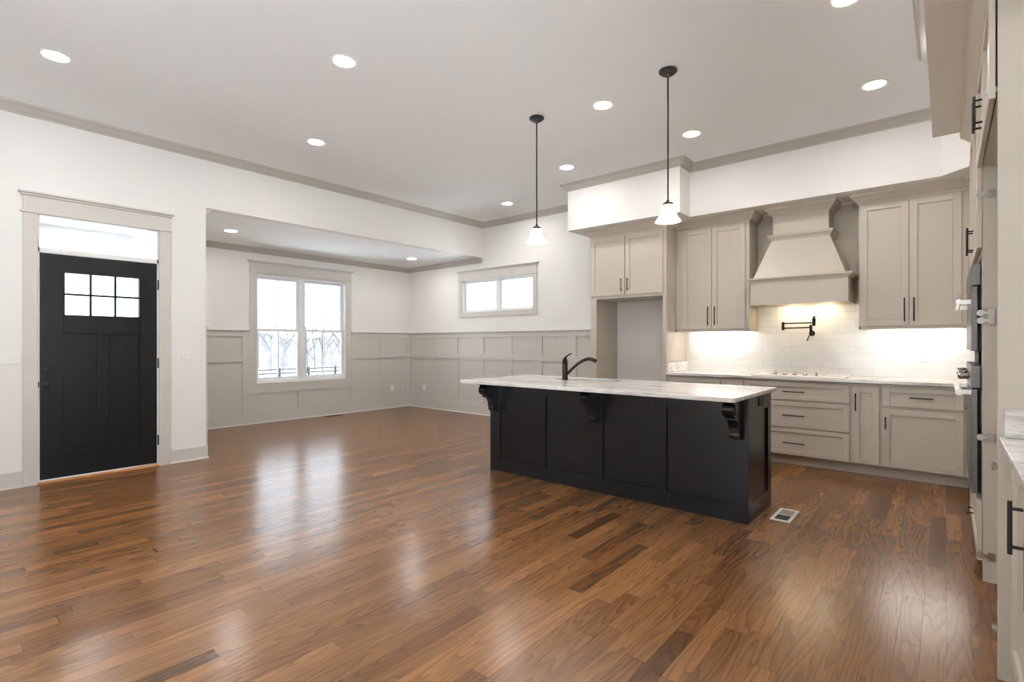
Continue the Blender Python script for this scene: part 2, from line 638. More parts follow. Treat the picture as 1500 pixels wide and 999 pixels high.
# kitchen soffits
mb = MB()
mb.box(-3.826, -2.301, 5.642, YB, ZA, ZC)
mb.prism([(-2.301, 5.938), (-0.04, 5.938), (0.145, 5.76), (0.145, 4.785), (-0.075, 4.785), (-0.075, 2.2), (XR, 2.2), (XR, YB), (-2.301, YB)], 'z', ZA, ZC)
struct(mb, 'wall_soffit', M['wall'], 'cream dropped soffit above the kitchen cabinets', 'soffit')

# crown mouldings
def crown(n, path, z, label, side=1, s=1.0):
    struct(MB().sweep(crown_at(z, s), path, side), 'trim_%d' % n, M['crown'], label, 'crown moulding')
ZK = ZC - 0.084
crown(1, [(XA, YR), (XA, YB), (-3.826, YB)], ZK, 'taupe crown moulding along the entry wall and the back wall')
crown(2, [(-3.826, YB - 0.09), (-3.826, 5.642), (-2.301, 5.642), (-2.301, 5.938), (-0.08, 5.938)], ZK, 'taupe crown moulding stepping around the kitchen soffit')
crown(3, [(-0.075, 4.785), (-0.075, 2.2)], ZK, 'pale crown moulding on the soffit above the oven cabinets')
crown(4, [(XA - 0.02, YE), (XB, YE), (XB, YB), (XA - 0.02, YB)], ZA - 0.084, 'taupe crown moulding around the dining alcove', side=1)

# baseboards on the entry wall
BASE = [(0, 0), (0.026, 0), (0.026, 0.008), (0.020, 0.020), (0.015, 0.022), (0.015, 0.138), (0.011, 0.142), (0, 0.142)]
for nm, path, lb in (('baseboard_entry', [(XA, YR), (XA, DY0 - 0.098)], 'taupe baseboard left of the front door'),
                     ('baseboard_hall', [(XA, DY1 + 0.098), (XA, YE), (XA - T, YE)], 'taupe baseboard between the front door and the dining alcove')):
    struct(MB().sweep(BASE, path, 1), nm, M['trim'], lb, 'baseboard')

# ------------------------------------------------------------------ wainscot
def wainscot(n, F, edges, u_lo, u_hi, label, z_top=1.446, low=None):
    """edges: list of (panel start, panel end); F.pos = wall plane, boards stand proud of it"""
    th = 0.018
    mb = MB()
    t = thing('trim_%d' % n, F.pt((u_lo + u_hi) / 2, 0, 0), label, 'wainscot', kind='structure')
    return t
def proud(F, mb, u0, u1, z0, z1, th=0.021):
    F.box(mb, u0, u1, -th, 0, z0, z1)

FA = Face('+x', XB)
FB = Face('-y', YB)
FS = Face('+y', YE)
ZR = (0.0, 0.185, 0.977, 1.060, 1.365, 1.446)
# alcove window wall
t = thing('trim_5', (XB, 4.3, 0), 'taupe board and batten wainscot under and beside the alcove window', 'wainscot', kind='structure')
f = MB()
proud(FA, f, YE, YB, 0, ZR[1])
for a, b in ((YE, AW[0] - 0.1), (5.155, YB)):
    proud(FA, f, a, b, ZR[2], ZR[3])
    proud(FA, f, a, b, ZR[4], ZR[5])
for a, b in ((YE, 2.18), (2.68, 2.782), (3.284, 3.40), (5.155, 5.267), (5.769, 5.877), (6.385, YB)):
    proud(FA, f, a, b, ZR[1], ZR[2])
    proud(FA, f, a, b, ZR[3], ZR[4])
proud(FA, f, 3.40, 5.155, 0.475, 0.535)
proud(FA, f, 4.165, 4.305, ZR[1], 0.475)
f.build('batten_frame', M['trim'], t)
p = MB()
for a, b in ((YE, 3.39), (5.155, YB)):
    FA.box(p, a, b, -0.003, 0, ZR[1], ZR[5])
FA.box(p, 3.39, 5.155, -0.003, 0, ZR[1], 0.53)
p.build('backing_panel', M['trim'], t)
c = MB()
for a, b in ((YE, 3.386), (5.165, YB)):
    FA.box(c, a, b, -0.042, 0, ZR[5], ZR[5] + 0.020)
c.build('cap_rail', M['trim'], t, bevel=0.004)
q = MB()
FA.box(q, YE, YB, -0.030, -0.018, 0, 0.018)
q.build('shoe_moulding', M['white'], t, bevel=0.004)
# back wall
t = thing('trim_6', (-5.9, YB, 0), 'taupe board and batten wainscot along the back wall below the small window', 'wainscot', kind='structure')
f = MB()
XE = -3.622
edges = [(-8.115, -7.560), (-7.445, -6.920), (-6.811, -6.267), (-6.159, -5.614), (-5.507, -4.979), (-4.877, -4.345), (-4.240, -3.72)]
proud(FB, f, XB + 0.018, XE, 0, ZR[1])
proud(FB, f, XB + 0.018, XE, ZR[2], ZR[3])
proud(FB, f, XB + 0.018, XE, ZR[4], ZR[5])
us = [XB + 0.018] + [q_ for e in edges for q_ in e] + [XE]
for i in range(0, len(us), 2):
    proud(FB, f, us[i], us[i + 1], ZR[1], ZR[2])
    proud(FB, f, us[i], us[i + 1], ZR[3], ZR[4])
f.build('batten_frame', M['trim'], t)
p = MB()
FB.box(p, XB + 0.01, XE, -0.003, 0, ZR[1], ZR[5])
p.build('backing_panel', M['trim'], t)
c = MB()
FB.box(c, XB + 0.042, XE, -0.042, 0, ZR[5], ZR[5] + 0.020)
c.build('cap_rail', M['trim'], t, bevel=0.004)
q = MB()
FB.box(q, XB + 0.03, XE, -0.030, -0.018, 0, 0.018)
q.build('shoe_moulding', M['white'], t, bevel=0.004)
# alcove side wall (only its end shows past the entry wall corner)
t = thing('trim_7', (-7.2, YE, 0), 'end of the wainscot cap peeking past the entry wall corner', 'wainscot', kind='structure')
f = MB()
proud(FS, f, XB + 0.018, XA - T, 0, ZR[1])
proud(FS, f, XB + 0.018, XA - T, ZR[2], ZR[3])
proud(FS, f, XB + 0.018, XA - T, ZR[4], ZR[5])
for k in range(5):
    u = XB + 0.018 + k * 0.44
    proud(FS, f, u, u + 0.10, ZR[1], ZR[2])
    proud(FS, f, u, u + 0.10, ZR[3], ZR[4])
f.box(XA - T, XA - 0.006, YE, YE + 0.018, 0.142, ZR[5])
f.build('batten_frame', M['trim'], t)
c = MB()
FS.box(c, XB + 0.042, XA + 0.012, -0.042, 0, ZR[5], ZR[5] + 0.02)
c.build('cap_rail', M['white'], t, bevel=0.004)

# ------------------------------------------------------------------ casings
def casing_head(mb, F, u0, u1, z0, h, proj=0.022):
    """craftsman head: fillet, frieze board, moulded cap"""
    F.box(mb, u0 - 0.014, u1 + 0.014, -proj - 0.012, 0, z0, z0 + 0.018)
    F.box(mb, u0, u1, -proj, 0, z0 + 0.018, z0 + h - 0.034)
    F.box(mb, u0 - 0.012, u1 + 0.012, -proj - 0.014, 0, z0 + h - 0.034, z0 + h - 0.016)
    F.box(mb, u0 - 0.030, u1 + 0.030, -proj - 0.032, 0, z0 + h - 0.016, z0 + h)

# ------------------------------------------------------------------ front door
FD = Face('+x', XA)
d1 = thing('door_1', (XA, 1.19, 0), 'black front door with six small lights and a transom above, in a taupe casing', 'door', kind='structure')
m_ = MB()
FD.box(m_, DY0 - 0.097, DY0 + 0.003, -0.02, 0.0, 0, DZT)
FD.box(m_, DY1 - 0.003, DY1 + 0.097, -0.02, 0.0, 0, DZT)
casing_head(m_, FD, DY0 - 0.097, DY1 + 0.097, DZT - 0.005, 0.185)
m_.build('casing', M['trim'], d1, bevel=0.002)
m_ = MB()
FD.box(m_, DY0, DY0 + 0.016, 0.0, T, 0.02, DZT)
FD.box(m_, DY1 - 0.016, DY1, 0.0, T, 0.02, DZT)
FD.box(m_, DY0, DY1, 0.0, T, DZT - 0.014, DZT)
FD.box(m_, DY0, DY1, 0.0, T, 2.083, 2.122)
m_.build('jamb', M['white'], d1)
m_ = MB()
FD.box(m_, DY0 + 0.016, DY1 - 0.016, 0.062, 0.068, 2.122, DZT - 0.014)
m_.build('transom_pane', M['glass'], d1)
m_ = MB()
FD.box(m_, DY0, DY1, -0.03, T, 0.0, 0.022)
m_.build('threshold', M['threshold'], d1, bevel=0.005)
# slab (inner face 0.010 behind the wall face)
y0, y1, zb, zt = DY0 + 0.006, DY1 - 0.006, 0.03, 2.078
df, dt = 0.010, 0.054
m_ = MB()
LY0, LY1, LZ0, LZ1 = 0.918, 1.487, 1.525, 1.912
PY = [(0.912, 1.138), (1.158, 1.497)]
PZ0, PZ1 = 0.268, 1.354
PY = [(0.910, 1.178), (1.192, 1.494)]
PY = [(0.910, 1.140), (1.152, 1.494)]
FD.box(m_, y0, 0.910, df, dt, zb, zt)
FD.box(m_, 1.494, y1, df, dt, zb, zt)
FD.box(m_, 0.910, 1.494, df, dt, zb, PZ0)
FD.box(m_, 0.910, 1.494, df, dt, PZ1, LZ0 - 0.01)
FD.box(m_, 0.910, 1.494, df, dt, LZ1 + 0.01, zt)
FD.box(m_, 1.158, 1.246, df, dt, PZ0, PZ1)
m_.build('slab', M['door'], d1, bevel=0.002)
for a, b in ((0.910, 1.158), (1.246, 1.494)):
    m_ = MB()
    FD.box(m_, a, b, df + 0.014, dt - 0.01, PZ0, PZ1)
    m_.build('panel', M['door'], d1)
m_ = MB()   # raised lip round the lights + muntins
FD.box(m_, 0.900, 1.504, df - 0.008, df, LZ1, LZ1 + 0.020)
FD.box(m_, 0.900, 1.504, df - 0.008, df, LZ0 - 0.020, LZ0)
FD.box(m_, 0.900, LY0, df - 0.008, dt, LZ0, LZ1)
FD.box(m_, LY1, 1.504, df - 0.008, dt, LZ0, LZ1)
FD.box(m_, LY0, LY1, df, dt, LZ0 - 0.012, LZ0)
FD.box(m_, LY0, LY1, df, dt, LZ1, LZ1 + 0.012)
lw = (LY1 - LY0)
for k in (1, 2):
    u = LY0 + lw * k / 3
    FD.box(m_, u - 0.008, u + 0.008, df + 0.004, dt - 0.004, LZ0, LZ1)
zm = (LZ0 + LZ1) / 2 - 0.002
FD.box(m_, LY0, LY1, df + 0.004, dt - 0.004, zm - 0.009, zm + 0.009)
m_.build('lite_frame', M['door'], d1)
m_ = MB()
FD.box(m_, LY0, LY1, df + 0.02, df + 0.026, LZ0, LZ1)
m_.build('glass_pane', M['glass'], d1)
m_ = MB()   # knob
px = FD.pt(0.789, df, 0.892)
m_.lathe([(0.001, 0.0), (0.034, 0.0), (0.034, 0.006), (0.026, 0.010), (0.012, 0.014), (0.012, 0.030), (0.022, 0.036), (0.029, 0.046), (0.029, 0.056), (0.020, 0.066), (0.001, 0.070)], px, 24, 'x')
m_.build('knob', M['black'], d1)
px = FD.pt(0.790, df, 1.024)
m_ = MB().lathe([(0.001, 0), (0.032, 0), (0.032, 0.006), (0.026, 0.012), (0.001, 0.014)], px, 24, 'x')
m_.box(px[0] + 0.012, px[0] + 0.030, px[1] - 0.018, px[1] + 0.018, px[2] - 0.006, px[2] + 0.006)
m_.build('deadbolt', M['black'], d1)
m_ = MB()
FD.box(m_, DY0 + 0.001, DY0 + 0.012, -0.004, 0.012, 0.868, 0.918)
m_.build('strike_plate', M['black'], d1)
for z in (1.862, 1.058, 0.268):
    m_ = MB()
    c0 = FD.pt(DY1 - 0.008, -0.006, z)
    m_.tube([(c0[0], c0[1], z - 0.05), (c0[0], c0[1], z + 0.05)], 0.007)
    FD.box(m_, DY1 - 0.010, DY1 + 0.004, -0.003, 0.010, z - 0.05, z + 0.05)
    m_.build('hinge', M['black'], d1)

# ------------------------------------------------------------------ windows
def sash(mb, F, u0, u1, z0, z1, d, w=0.045, t=0.03):
    F.box(mb, u0, u0 + w, d, d + t, z0, z1)
    F.box(mb, u1 - w, u1, d, d + t, z0, z1)
    F.box(mb, u0 + w, u1 - w, d, d + t, z0, z0 + w)
    F.box(mb, u0 + w, u1 - w, d, d + t, z1 - w, z1)

# alcove double-hung pair
w1 = thing('window_1', (XB, 4.28, 0.6), 'large white twin double hung window in a taupe casing, facing bare winter trees', 'window', kind='structure')
a0, a1, b0, b1 = AW
m_ = MB()
FA.box(m_, a0 - 0.1, a0 + 0.004, -0.02, 0, b0 - 0.1, b1 + 0.03)
FA.box(m_, a1 - 0.004, a1 + 0.1, -0.02, 0, b0 - 0.1, b1 + 0.03)
FA.box(m_, a0, a1, -0.02, 0, b0 - 0.1, b0 - 0.002)
casing_head(m_, FA, a0 - 0.1, a1 + 0.1, b1 + 0.022, 0.182)
FA.box(m_, a0, a1, -0.02, 0, b1 - 0.002, b1 + 0.03)
m_.build('casing', M['trim'], w1, bevel=0.002)
m_ = MB()
FA.box(m_, a0, a0 + 0.016, 0, T, b0, b1)
FA.box(m_, a1 - 0.016, a1, 0, T, b0, b1)
FA.box(m_, a0, a1, 0, T, b1 - 0.02, b1)
FA.box(m_, a0, a1, 0, T, b0, b0 + 0.035)
mid = 4.262
FA.box(m_, mid - 0.034, mid + 0.034, 0.03, T, b0, b1)
m_.build('window_frame', M['vinyl'], w1)
zmid = 1.470
for (l, r) in ((a0 + 0.016, mid - 0.034), (mid + 0.034, a1 - 0.016)):
    for (zl, zh, dd) in ((b0 + 0.035, zmid + 0.022, 0.052), (zmid - 0.022, b1 - 0.02, 0.088)):
        m_ = MB()
        sash(m_, FA, l, r, zl, zh, dd)
        s_ = m_.build('sash', M['vinyl'], w1)
        m_ = MB()
        FA.box(m_, l + 0.045, r - 0.045, dd + 0.012, dd + 0.017, zl + 0.045, zh - 0.045)
        m_.build('pane', M['glass'], s_)
        m_ = MB()
        cu = (l + r) / 2
        FA.box(m_, cu - 0.008, cu + 0.008, dd + 0.006, dd + 0.022, zl + 0.045, zh - 0.045)
        m_.build('muntin', M['vinyl'], s_)
# back wall slider
w2 = thing('window_2', (-5.885, YB, 1.8), 'small high white two pane window in a taupe casing on the back wall', 'window', kind='structure')
a0, a1, b0, b1 = BW
m_ = MB()
FB.box(m_, a0 - 0.082, a0 + 0.004, -0.02, 0, b0 - 0.085, b1 + 0.01)
FB.box(m_, a1 - 0.004, a1 + 0.082, -0.02, 0, b0 - 0.085, b1 + 0.01)
FB.box(m_, a0, a1, -0.02, 0, b0 - 0.085, b0 + 0.002)
casing_head(m_, FB, a0 - 0.082, a1 + 0.082, b1 - 0.004, 0.180)
m_.build('casing', M['trim'], w2, bevel=0.002)
m_ = MB()
FB.box(m_, a0, a0 + 0.014, 0, T, b0, b1)
FB.box(m_, a1 - 0.014, a1, 0, T, b0, b1)
FB.box(m_, a0, a1, 0, T, b1 - 0.014, b1)
FB.box(m_, a0, a1, 0, T, b0, b0 + 0.014)
mid = -5.86
FB.box(m_, mid - 0.03, mid + 0.03, 0.02, T, b0, b1)
m_.build('window_frame', M['vinyl'], w2)
for (l, r) in ((a0 + 0.014, mid - 0.03), (mid + 0.03, a1 - 0.014)):
    m_ = MB()
    sash(m_, FB, l, r, b0 + 0.014, b1 - 0.014, 0.06, 0.038)
    s_ = m_.build('sash', M['vinyl'], w2)
    m_ = MB()
    FB.box(m_, l + 0.038, r - 0.038, 0.072, 0.077, b0 + 0.052, b1 - 0.052)
    m_.build('pane', M['glass'], s_)
# unseen glazed doors, added to let daylight onto the ceiling
for i, (F_, (a, b), lb) in enumerate(((Face('+y', YR), RW[0], 'added glazed door for daylight in the rear wall, behind the viewpoint'),
                                      (Face('-x', XR), GW[0], 'added glazed door for daylight in the right wall at the rear corner, behind the viewpoint'),
                                      (Face('-x', XR), GW[1], 'added glazed door for daylight in the right wall beside the viewpoint'))):
    wr = thing('door_%d' % (2 + i), F_.pt((a + b) / 2, 0, 0), lb, 'door', kind='structure')
    m_ = MB()
    sash(m_, F_, a, b, 0.0, 2.80, 0.05, 0.06, 0.05)
    m_.build('door_frame', M['vinyl'], wr)
    m_ = MB()
    F_.box(m_, a + 0.06, b - 0.06, 0.07, 0.075, 0.06, 2.74)
    m_.build('pane', M['glass'], wr)

# ------------------------------------------------------------------ refrigerator surround
FY = 5.88
Ff = Face('-y', FY - 0.020)
fc = thing('refrigerator_surround', (-3.09, 6.19, 0), 'tall taupe surround with an empty refrigerator niche below two doors', 'cabinet')
m_ = MB()
m_.box(-3.612, -3.590, FY, YB, 0, 2.66)
m_.build('left_side_panel', M['cab'], fc, bevel=0.001)
m_ = MB()
m_.box(-2.585, -2.562, FY, YB, 0, 2.66)
m_.build('right_side_panel', M['cab'], fc, bevel=0.001)
m_ = MB()
m_.box(-3.590, -3.532, FY, FY + 0.02, 0, 2.66)
m_.box(-2.608, -2.585, FY, FY + 0.02, 0, 2.66)
m_.box(-3.532, -2.608, FY, FY + 0.02, 1.840, 1.89)
m_.box(-3.532, -2.608, FY, FY + 0.02, 2.625, 2.66)
m_.box(-3.120, -3.092, FY, FY + 0.02, 1.89, 2.625)
m_.build('face_frame', M['cab'], fc)
m_ = MB()
m_.box(-3.590, -2.585, FY + 0.02, YB, 1.840, 1.860)
m_.box(-3.590, -2.585, FY + 0.30, FY + 0.32, 1.860, 2.66)
m_.build('cabinet_box', M['cab'], fc)
m_ = MB()
m_.box(-3.575, -3.555, FY + 0.02, YB, 0, 1.148).box(-3.575, -3.555, FY + 0.02, YB, 1.151, 1.84)
m_.build('niche_lining', M['cab'], fc)
for (a, b, hu) in ((-3.604, -3.112, -3.150), (-3.098, -2.604, -3.062)):
    dd = shaker(Ff, a, b, 1.876, 2.632).build('door', M['cab'], fc, bevel=0.0015)
    handle(Ff, hu, 2.005, 0.165, True, dd)
CR2 = [(0, 0), (0.010, 0), (0.012, 0.014), (0.024, 0.022), (0.060, 0.066), (0.070, 0.072), (0.076, 0.098), (0, 0.098)]
cz = [(o, 2.651 + z * 0.98) for o, z in CR2]
MB().sweep(cz, [(-3.612, YB), (-3.612, FY), (-2.562, FY), (-2.562, 6.10)], 1).build('crown', M['cab'], fc)

# ------------------------------------------------------------------ wall cabinets
WY = 6.165
Fw = Face('-y', WY - 0.020)
def wall_cab(label, x0, x1, doors, handles, crown_path, strip):
    t_ = thing('wall_cabinet', ((x0 + x1) / 2, YB, 1.40), label, 'wall cabinet', 'tall wall cabinets beside the range hood')
    MB().box(x0, x1, WY, YB, 1.425, 2.66).box(x0, x1, WY, WY + 0.02, 1.400, 1.425).box(x0, x0 + 0.02, WY, YB, 1.400, 1.425).box(x1 - 0.02, x1, WY, YB, 1.400, 1.425).build('body', M['cab'], t_, bevel=0.001)
    for (a, b), hu in zip(doors, handles):
        dd = shaker(Fw, a, b, 1.432, 2.634, 0.060).build('door', M['cab'], t_, bevel=0.0015)
        handle(Fw, hu, 1.585, 0.225, True, dd)
    MB().sweep(cz, crown_path, 1).build('crown', M['cab'], t_)
    MB().box(strip[0], strip[1], WY + 0.16, WY + 0.19, 1.410, 1.425).build('light_bar', M['strip'], t_)
    return t_
wall_cab('tall taupe two door wall cabinet left of the range hood, beside the refrigerator surround', -2.560, -1.702, [(-2.472, -2.124), (-2.118, -1.744)], (-2.158, -2.080), [(-2.560, WY), (-1.702, WY), (-1.702, YB)], (-2.40, -1.80))
wall_cab('tall taupe two door wall cabinet right of the range hood, beside the oven tower', -0.669, 0.150, [(-0.656, -0.272), (-0.266, 0.106)], (-0.304, -0.232), [(-0.669, YB), (-0.669, WY), (0.150, WY), (0.36, 5.955)], (-0.52, 0.12))
# corner unit turning to the right wall
t_ = thing('corner_wall_cabinet', (0.55, 6.0, 1.40), 'narrow taupe corner wall cabinet partly hidden by the oven tower', 'wall cabinet')
MB().prism([(0.1515, WY), (0.36, 5.955), (0.36, 4.80), (XR - 0.002, 4.80), (XR - 0.002, YB - 0.012), (0.1515, YB - 0.012)], 'z', 1.40, 2.66).build('body', M['cab'], t_)
Fcw = Face('-x', 0.34)
dd = shaker(Fcw, 4.83, 5.38, 1.432, 2.634, 0.06).build('door', M['cab'], t_)
handle(Fcw, 5.34, 1.585, 0.225, True, dd)
dd = shaker(Fcw, 5.385, 5.92, 1.432, 2.634, 0.06).build('door', M['cab'], t_)
handle(Fcw, 5.425, 1.585, 0.225, True, dd)

# painted panel on the wall between the cabinets, with its own crown
t_ = thing('hood_back_panel', (-1.19, YB, 1.68), 'flat taupe panel on the wall behind the range hood chimney', 'panel')
MB().box(-1.698, -0.673, YB - 0.012, YB, 1.682, 2.749).build('panel', M['cab'], t_)
for a, b in ((-1.620, -1.542), (-0.852, -0.750)):
    MB().sweep(cz, [(a, YB - 0.012), (b, YB - 0.012)], 1).build('crown', M['cab'], t_)

# ------------------------------------------------------------------ range hood
hd = thing('range_hood', (-1.19, YB - 0.012, 1.68), 'taupe wooden range hood tapering up to a boxed chimney', 'range hood')
HB = YB - 0.0125
HX0, HX1, HY = -1.640, -0.735, 5.965
m_ = MB()
m_.box(HX0, HX1, HY, HY + 0.02, 1.688, 1.935).box(HX0, HX0 + 0.02, HY + 0.02, HB, 1.688, 1.935).box(HX1 - 0.02, HX1, HY + 0.02, HB, 1.688, 1.935)
m_.box(HX0 + 0.02, HX1 - 0.02, HY + 0.02, HB, 1.725, 1.935)
m_.build('apron', M['cab'], hd, bevel=0.0015)
LED = [(0, 1.928), (0.012, 1.928), (0.014, 1.938), (0.026, 1.946), (0.034, 1.950), (0.034, 1.966), (0, 1.966)]
MB().sweep(LED, [(HX0, HB), (HX0, HY), (HX1, HY), (HX1, HB)], 1).build('ledge_moulding', M['cab'], hd)
MB().sweep([(0, 1.676), (0.006, 1.676), (0.006, 1.69), (0, 1.69)], [(HX0, HB), (HX0, HY), (HX1, HY), (HX1, HB)], 1).build('bottom_bead', M['cab'], hd)
TX0, TX1, TY = -1.470, -0.925, 6.175
m_ = MB()
m_.loft([[(HX0 + 0.012, HY + 0.012, 1.935), (HX1 - 0.012, HY + 0.012, 1.935), (HX1 - 0.012, HB, 1.935), (HX0 + 0.012, HB, 1.935)],
         [(TX0, TY, 2.40), (TX1, TY, 2.40), (TX1, HB, 2.40), (TX0, HB, 2.40)]])
m_.build('tapered_body', M['cab'], hd)
CM = [(0, 2.388), (0.010, 2.388), (0.014, 2.404), (0.030, 2.424), (0.036, 2.430), (0.042, 2.452), (0, 2.452)]
MB().sweep(CM, [(TX0, HB), (TX0, TY), (TX1, TY), (TX1, HB)], 1).build('neck_moulding', M['cab'], hd)
MB().box(TX0 + 0.008, TX1 - 0.008, TY + 0.012, HB, 2.40, 2.70).build('chimney', M['cab'], hd)
MB().sweep(cz, [(TX0 + 0.008, HB), (TX0 + 0.008, TY + 0.012), (TX1 - 0.008, TY + 0.012), (TX1 - 0.008, HB)], 1).build('crown', M['cab'], hd)
m_ = MB()
m_.box(-1.53, -0.85, 6.02, 6.40, 1.718, 1.725)
ins = m_.build('filter_insert', M['steel'], hd)
m_ = MB()
for k in range(15):
    x = -1.50 + k * 0.044
    m_.box(x, x + 0.022, 6.04, 6.26, 1.702, 1.718)
m_.build('baffle', M['slot'], ins)
for x in (-1.32, -1.02):
    MB().lathe([(0.001, -0.006), (0.03, -0.006), (0.032, 0.0), (0.001, 0.0)], (x, 6.33, 1.718), 20).build('hood_lamp', M['hoodlamp'], ins)

# ------------------------------------------------------------------ base cabinets
BY = 5.89
Fb = Face('-y', BY - 0.020)
def base_cab(name, label, x0, x1, fronts, group=None, stile=0.0):
    t_ = thing(name, ((x0 + x1) / 2, 6.19, 0), label, 'base cabinet', group)
    MB().box(x0, x1, BY, YB - 0.002, 0.105, 0.883).build('body', M['cab'], t_, bevel=0.001)
    MB().box(x0, x1, BY + 0.075, BY + 0.09, 0, 0.105).build('toe_kick', M['cab'], t_)
    for kind, a, b, z0, z1, hu, hz, hl, hv, hvert in fronts:
        rail = 0.055
        rz = 0.040 if kind == 'drawer' else 0.055
        dd = shaker(Fb, a, b, z0, z1, rail, railz=rz).build(kind, M['cab'], t_, bevel=0.0015)
        if hu is not None:
            handle(Fb, hu, hz, hl, hvert, dd)
    return t_
base_cab('base_cabinet', 'taupe base cabinet with drawer over door beside the oven tower', -0.468, 0.150,
         [('drawer', -0.453, 0.116, 0.679, 0.846, -0.171, 0.767, 0.166, 0, False), ('door', -0.453, 0.116, 0.113, 0.652, -0.430, 0.524, 0.112, 0, True)])
base_cab('base_cabinet', 'narrow taupe pull-out base cabinet right of the cooktop drawers', -0.700, -0.468,
         [('door', -0.687, -0.478, 0.113, 0.846, -0.662, 0.700, 0.168, 0, True)])
base_cab('drawer_cabinet', 'wide taupe three drawer cabinet below the cooktop', -1.685, -0.700,
         [('drawer', -1.669, -0.713, 0.679, 0.850, -1.192, 0.764, 0.20, 0, False), ('drawer', -1.669, -0.713, 0.396, 0.658, -1.192, 0.521, 0.20, 0, False),
          ('drawer', -1.669, -0.713, 0.113, 0.383, -1.192, 0.237, 0.20, 0, False)])
base_cab('base_cabinet', 'narrow taupe pull-out base cabinet left of the cooktop drawers', -1.917, -1.685,
         [('door', -1.901, -1.692, 0.113, 0.850, -1.720, 0.700, 0.168, 0, True)])
base_cab('base_cabinet', 'taupe base cabinet beside the refrigerator surround, mostly behind the island', -2.561, -1.917,
         [('drawer', -2.500, -1.932, 0.679, 0.850, -2.21, 0.767, 0.166, 0, False), ('door', -2.500, -1.932, 0.113, 0.652, -1.955, 0.524, 0.112, 0, True)])
# corner run to the oven tower
t_ = thing('corner_base_cabinet', (0.48, 5.6, 0), 'taupe corner base cabinet, a sliver showing past the oven tower', 'base cabinet')
MB().box(0.165, XR - 0.002, 4.789, YB - 0.002, 0.105, 0.883).box(0.1505, 0.165, BY + 0.002, YB - 0.002, 0.105, 0.883).build('body', M['cab'], t_)
MB().box(0.24, 0.255, 4.789, YB - 0.002, 0, 0.105).build('toe_kick', M['cab'], t_)
Fcb = Face('-x', 0.145)
dd = shaker(Fcb, 4.80, 5.83, 0.679, 0.850, 0.055, railz=0.04).build('drawer', M['cab'], t_)
handle(Fcb, 5.3, 0.767, 0.166, False, dd)
dd = shaker(Fcb, 4.80, 5.83, 0.113, 0.652, 0.055).build('door', M['cab'], t_)
handle(Fcb, 4.85, 0.55, 0.112, True, dd)

# worktop, side splash, tiles
def rounded(poly_rect, r, corners, n=5):
    x0, x1, y0, y1 = poly_rect
    out = []
    for (cx, cy, a0, key) in ((x0, y0, 180, 'sw'), (x1, y0, 270, 'se'), (x1, y1, 0, 'ne'), (x0, y1, 90, 'nw')):
        if key in corners:
            ox = cx + (r if cx == x0 else -r)
            oy = cy + (r if cy == y0 else -r)
            for k in range(n + 1):
                a = R(a0 + 90 * k / n)
                out.append((ox + r * math.cos(a), oy + r * math.sin(a)))
        else:
            out.append((cx, cy))
    return out
m_ = MB().prism([(-2.558, 5.845), (0.125, 5.845), (0.125, 4.787), (XR - 0.002, 4.787), (XR - 0.002, YB - 0.002), (-2.558, YB - 0.002)], 'z', 0.884, 0.914)
tag(m_.build('worktop', M['granite'], bevel=0.004, seg=2), 'white grey-veined stone worktop with the cooktop let into it', 'worktop')
m_ = MB().box(-2.560, -2.532, 5.86, YB - 0.011, 0.9145, 1.030)
tag(m_.build('side_splash', M['granite'], bevel=0.002), 'short white stone side splash against the refrigerator surround', 'splashback')
t_ = MB()
t_.box(-2.531, XR, YB - 0.010, YB, 0.9142, 1.405)
t_.box(-1.700, -0.671, YB - 0.010, YB, 1.405, 1.682)
tag(t_.build('backsplash', M['tile'], loc=(-2.56, YB, 0.914)), 'glossy white subway tile backsplash above the kitchen worktop', 'backsplash', kind='structure')

# ------------------------------------------------------------------ cooktop
ck = thing('cooktop', (-1.19, 6.15, 0.914), 'bright flat steel cooktop with five knobs in the kitchen worktop', 'cooktop')
m_ = MB().prism(rounded((-1.615, -0.765, 5.915, 6.40), 0.02, ('sw', 'se', 'ne', 'nw')), 'z', 0.9145, 0.924)
m_.build('top_plate', M['brightsteel'], ck, bevel=0.002)
m_ = MB().prism([(5.935, 0.924), (5.985, 0.924), (5.985, 0.932), (5.945, 0.932)], 'x', -1.455, -0.955)
m_.build('control_strip', M['brightsteel'], ck)
for x in (-1.390, -1.298, -1.203, -1.108, -1.015):
    MB().lathe([(0.001, 0), (0.024, 0), (0.024, 0.005), (0.019, 0.008), (0.017, 0.026), (0.010, 0.030), (0.009, 0.038), (0.001, 0.040)], (x, 5.965, 0.932), 18).build('knob', M['nickel'], ck)
for x, y, r in ((-1.42, 6.25, 0.09), (-1.05, 6.27, 0.075), (-1.22, 6.17, 0.11), (-0.90, 6.14, 0.08)):
    MB().lathe([(r - 0.004, 0.0), (r, 0.0), (r, 0.0012), (r - 0.004, 0.0012)], (x, y, 0.924), 28, cap=False).build('burner_ring', M['steel'], ck)

